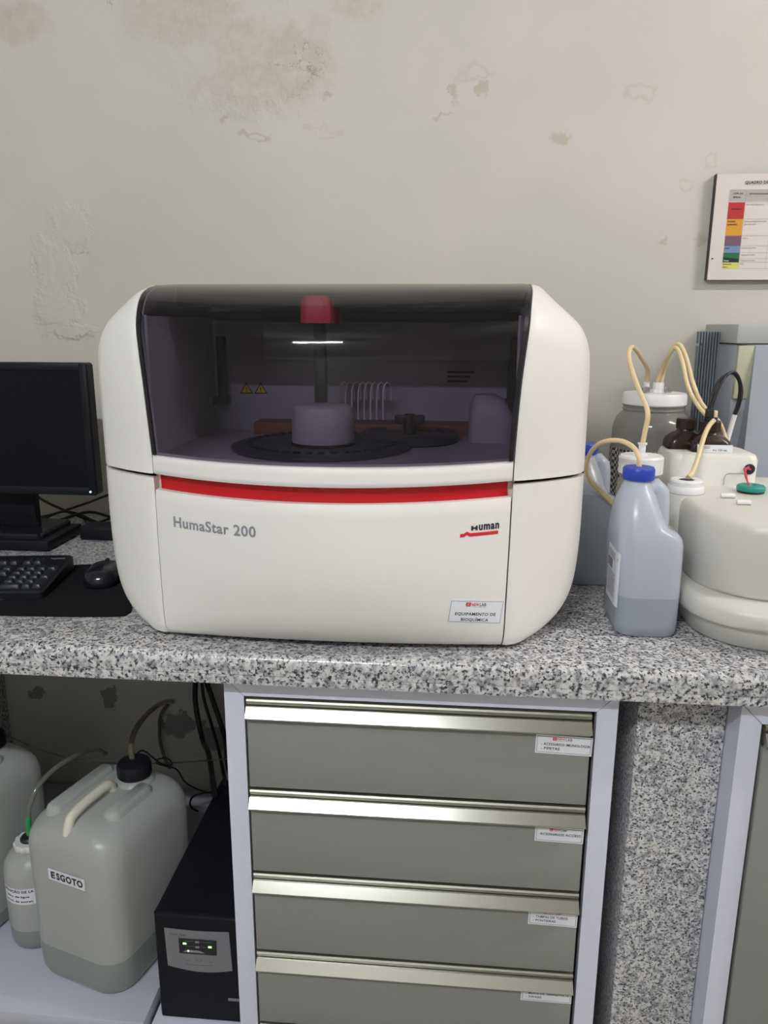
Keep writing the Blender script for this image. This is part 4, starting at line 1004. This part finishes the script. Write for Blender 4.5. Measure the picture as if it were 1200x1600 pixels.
put_text(bm, '1 litro de água', fb, -.025, .0165, height=.0042, width=.055, off=.0006, mi=1, bold=.03)
put_text(bm, '10 mL de extran', fb, -.024, .0055, height=.0042, width=.060, off=.0006, mi=1, bold=.03)
flat_obj('paper_label', bm, [M['paper'], M['black_print']], wb)
gh = thing('bottle_hose', 'clear hose with green end bending up from the small bottle', 'hose', (BC[0], BC[1], .362))
tube_obj('green_end', [(BC[0], BC[1], .362), (BC[0]-.002, BC[1]+.004, .385), (BC[0]-.003, BC[1]+.008, .40)], .0058, M['green_tube'], gh)
tube_obj('clear_length', [(BC[0]-.003, BC[1]+.008, .40), (BC[0]-.002, BC[1]+.015, .42), (BC[0]+.006, BC[1]+.04, .45), (BC[0]+.025, BC[1]+.08, .468), (BC[0]+.045, BC[1]+.14, .465), (BC[0]+.055, BC[1]+.20, .44), (BC[0]+.05, BC[1]+.25, .40)], .0056, M['clear_tube'], gh)
tag(tube_obj('thin_hose', [(-1.148, .55, .46), (-1.018, 0.550, 0.413), (-0.994, 0.550, 0.409), (-0.925, 0.550, 0.380), (-0.846, 0.550, 0.359), (-0.783, 0.550, 0.352), (-0.719, 0.550, 0.353), (-0.628, 0.560, 0.352), (-0.473, 0.570, 0.366), (-0.366, 0.580, 0.377)], .0018, M['clear_tube'], n=7), 'very thin clear line strung across below the worktop', 'hose')

up = thing('power_supply', 'black floor power supply with grey display panel and green lights', 'power supply', (-.38, .3, .106))
ux0, ux1, uy, uz = -.469, -.298, .105, .337
box_obj('casing', (ux0, ux1, uy+.012, .53, .1065, uz), M['ups'], up, .003)
bm = bmesh.new(); slab_y(bm, ux0-.0008, ux1+.0008, .1065, uz+.001, [(uy+.0118, 0), (uy+.006, 0), (uy, .004)], .004); bm_obj('front_cover', bm, M['ups'], up)
bm = bmesh.new(); f = lambda u, v, o: (u, uy-o, v)
top = [(-.4495+.1205*i/10, .3085-.004*math.sin(math.pi*i/10)*.6) for i in range(11)]
bot = [(-.4475+.1215*i/10, .2275-.010*math.sin(math.pi*min(1, i/10*.9+.02))) for i in range(11)]
ol = bot + top[::-1]
loft(bm, [[f(u, v, 0) for u, v in ol], [f(u, v, .0012) for u, v in ol]])
pl_ = bm_obj('display_panel', bm, M['ups_panel'], up)
bm = bmesh.new()
put_quad(bm, f, [(-.4235, .2565), (-.3535, .2565), (-.3525, .2895), (-.4235, .2895)], .0018, 0)
for z in (.2835, .2725): put_quad(bm, f, rectpts(-.3925, z-.0022, -.3855, z+.0022), .0022, 1)
for z in (.284, .273): put_quad(bm, f, rectpts(-.412, z-.0002, -.362, z+.0002), .0020, 1)
put_quad(bm, f, [(-.417, .2605), (-.375, .2600), (-.3850, .2650), (-.408, .2655)], .0022, 1)
put_text(bm, 'Time Tase', f, -.4415, .2945, height=.0052, off=.0016, mi=2, bold=.0, slant=.3)
for cx in (-.410, -.388, -.365):
    for q in range(8):
        a0, a1 = math.pi+q*math.pi/8, math.pi+(q+1)*math.pi/8
        put_quad(bm, f, [(cx+.0055*math.cos(a0), .246+.0055*math.sin(a0)), (cx+.0055*math.cos(a1), .246+.0055*math.sin(a1)), (cx+.0049*math.cos(a1), .246+.0049*math.sin(a1)), (cx+.0049*math.cos(a0), .246+.0049*math.sin(a0))], .0016, 2)
for q in range(14): put_quad(bm, f, rectpts(-.413+q*.0037, .2335-.0015*math.sin(q/13*math.pi), -.4105+q*.0037, .2345-.0015*math.sin(q/13*math.pi)), .0016, 2)
flat_obj('panel_print', bm, [M['black_print'], mat('pale_panel_print', (.28, .29, .31), .5), M['dark_part']], pl_)
bm = bmesh.new()
for x, z, a, b in ((-.4125, .2785, .0032, .0018), (-.3655, .2745, .0032, .0018), (-.4065, .2630, .0013, .0018)): box(bm, x-a, x+a, uy-.0026, uy-.0018, z-b, z+b, .0003)
bm_obj('green_light', bm, M['led'], pl_)
bm = bmesh.new(); box(bm, -.337, -.302, uy-.001, uy+.0005, .157, .163, .0004); bm_obj('maker_badge', bm, M['ups_panel'], up)

hang = [([(-.665, .76, .862), (-.655, .75, .78), (-.64, .75, .70), (-.602, .75, .60), (-.595, .745, .50), (-.597, .74, .42), (-.57, .70, .34), (-.52, .60, .355), (-.46, .45, .350)], .0068, 'thick black cable hanging on the left of the three below the worktop'),
        ([(-.64, .765, .862), (-.622, .76, .74), (-.60, .76, .62), (-.585, .76, .52), (-.58, .755, .43), (-.55, .72, .37), (-.50, .62, .35), (-.45, .5, .345)], .0042, 'thin black cable hanging between the two thick ones'),
        ([(-.618, .76, .862), (-.605, .75, .74), (-.60, .75, .62), (-.58, .75, .52), (-.55, .745, .42), (-.51, .70, .345), (-.46, .56, .350), (-.42, .5, .345)], .0068, 'thick black cable hanging on the right of the three below the worktop')]
for p, r, lb in hang: tag(tube_obj('hanging_cable', p, r, M['cable'], n=10), lb, 'cable', 'black cables hanging below the worktop')
tag(tube_obj('wall_cord', [(-0.532, 0.660, 0.213), (-0.561, 0.660, 0.209), (-0.587, 0.660, 0.199), (-0.598, 0.660, 0.181), (-0.594, 0.660, 0.163), (-0.577, 0.660, 0.154)], .0025, M['cable']), 'short black cord curling in a C shape behind the power supply', 'cord')
tag(tube_obj('floor_cord', [(-1.096, 0.660, 0.239), (-1.065, 0.660, 0.203), (-1.029, 0.660, 0.165), (-0.991, 0.660, 0.128), (-0.930, 0.620, 0.122)], .003, M['cable']), 'black cord slanting down the wall behind the small bottle', 'cord')
tag(tube_obj('drain_tube', [(-0.690, 0.785, 0.388), (-0.712, 0.785, 0.353), (-0.718, 0.785, 0.310), (-0.718, 0.785, 0.268), (-0.708, 0.785, 0.222), (-0.696, 0.785, 0.195)], .0045, M['dim_tube']), 'yellowish tube running down the wall below the flaked paint patch', 'tube')
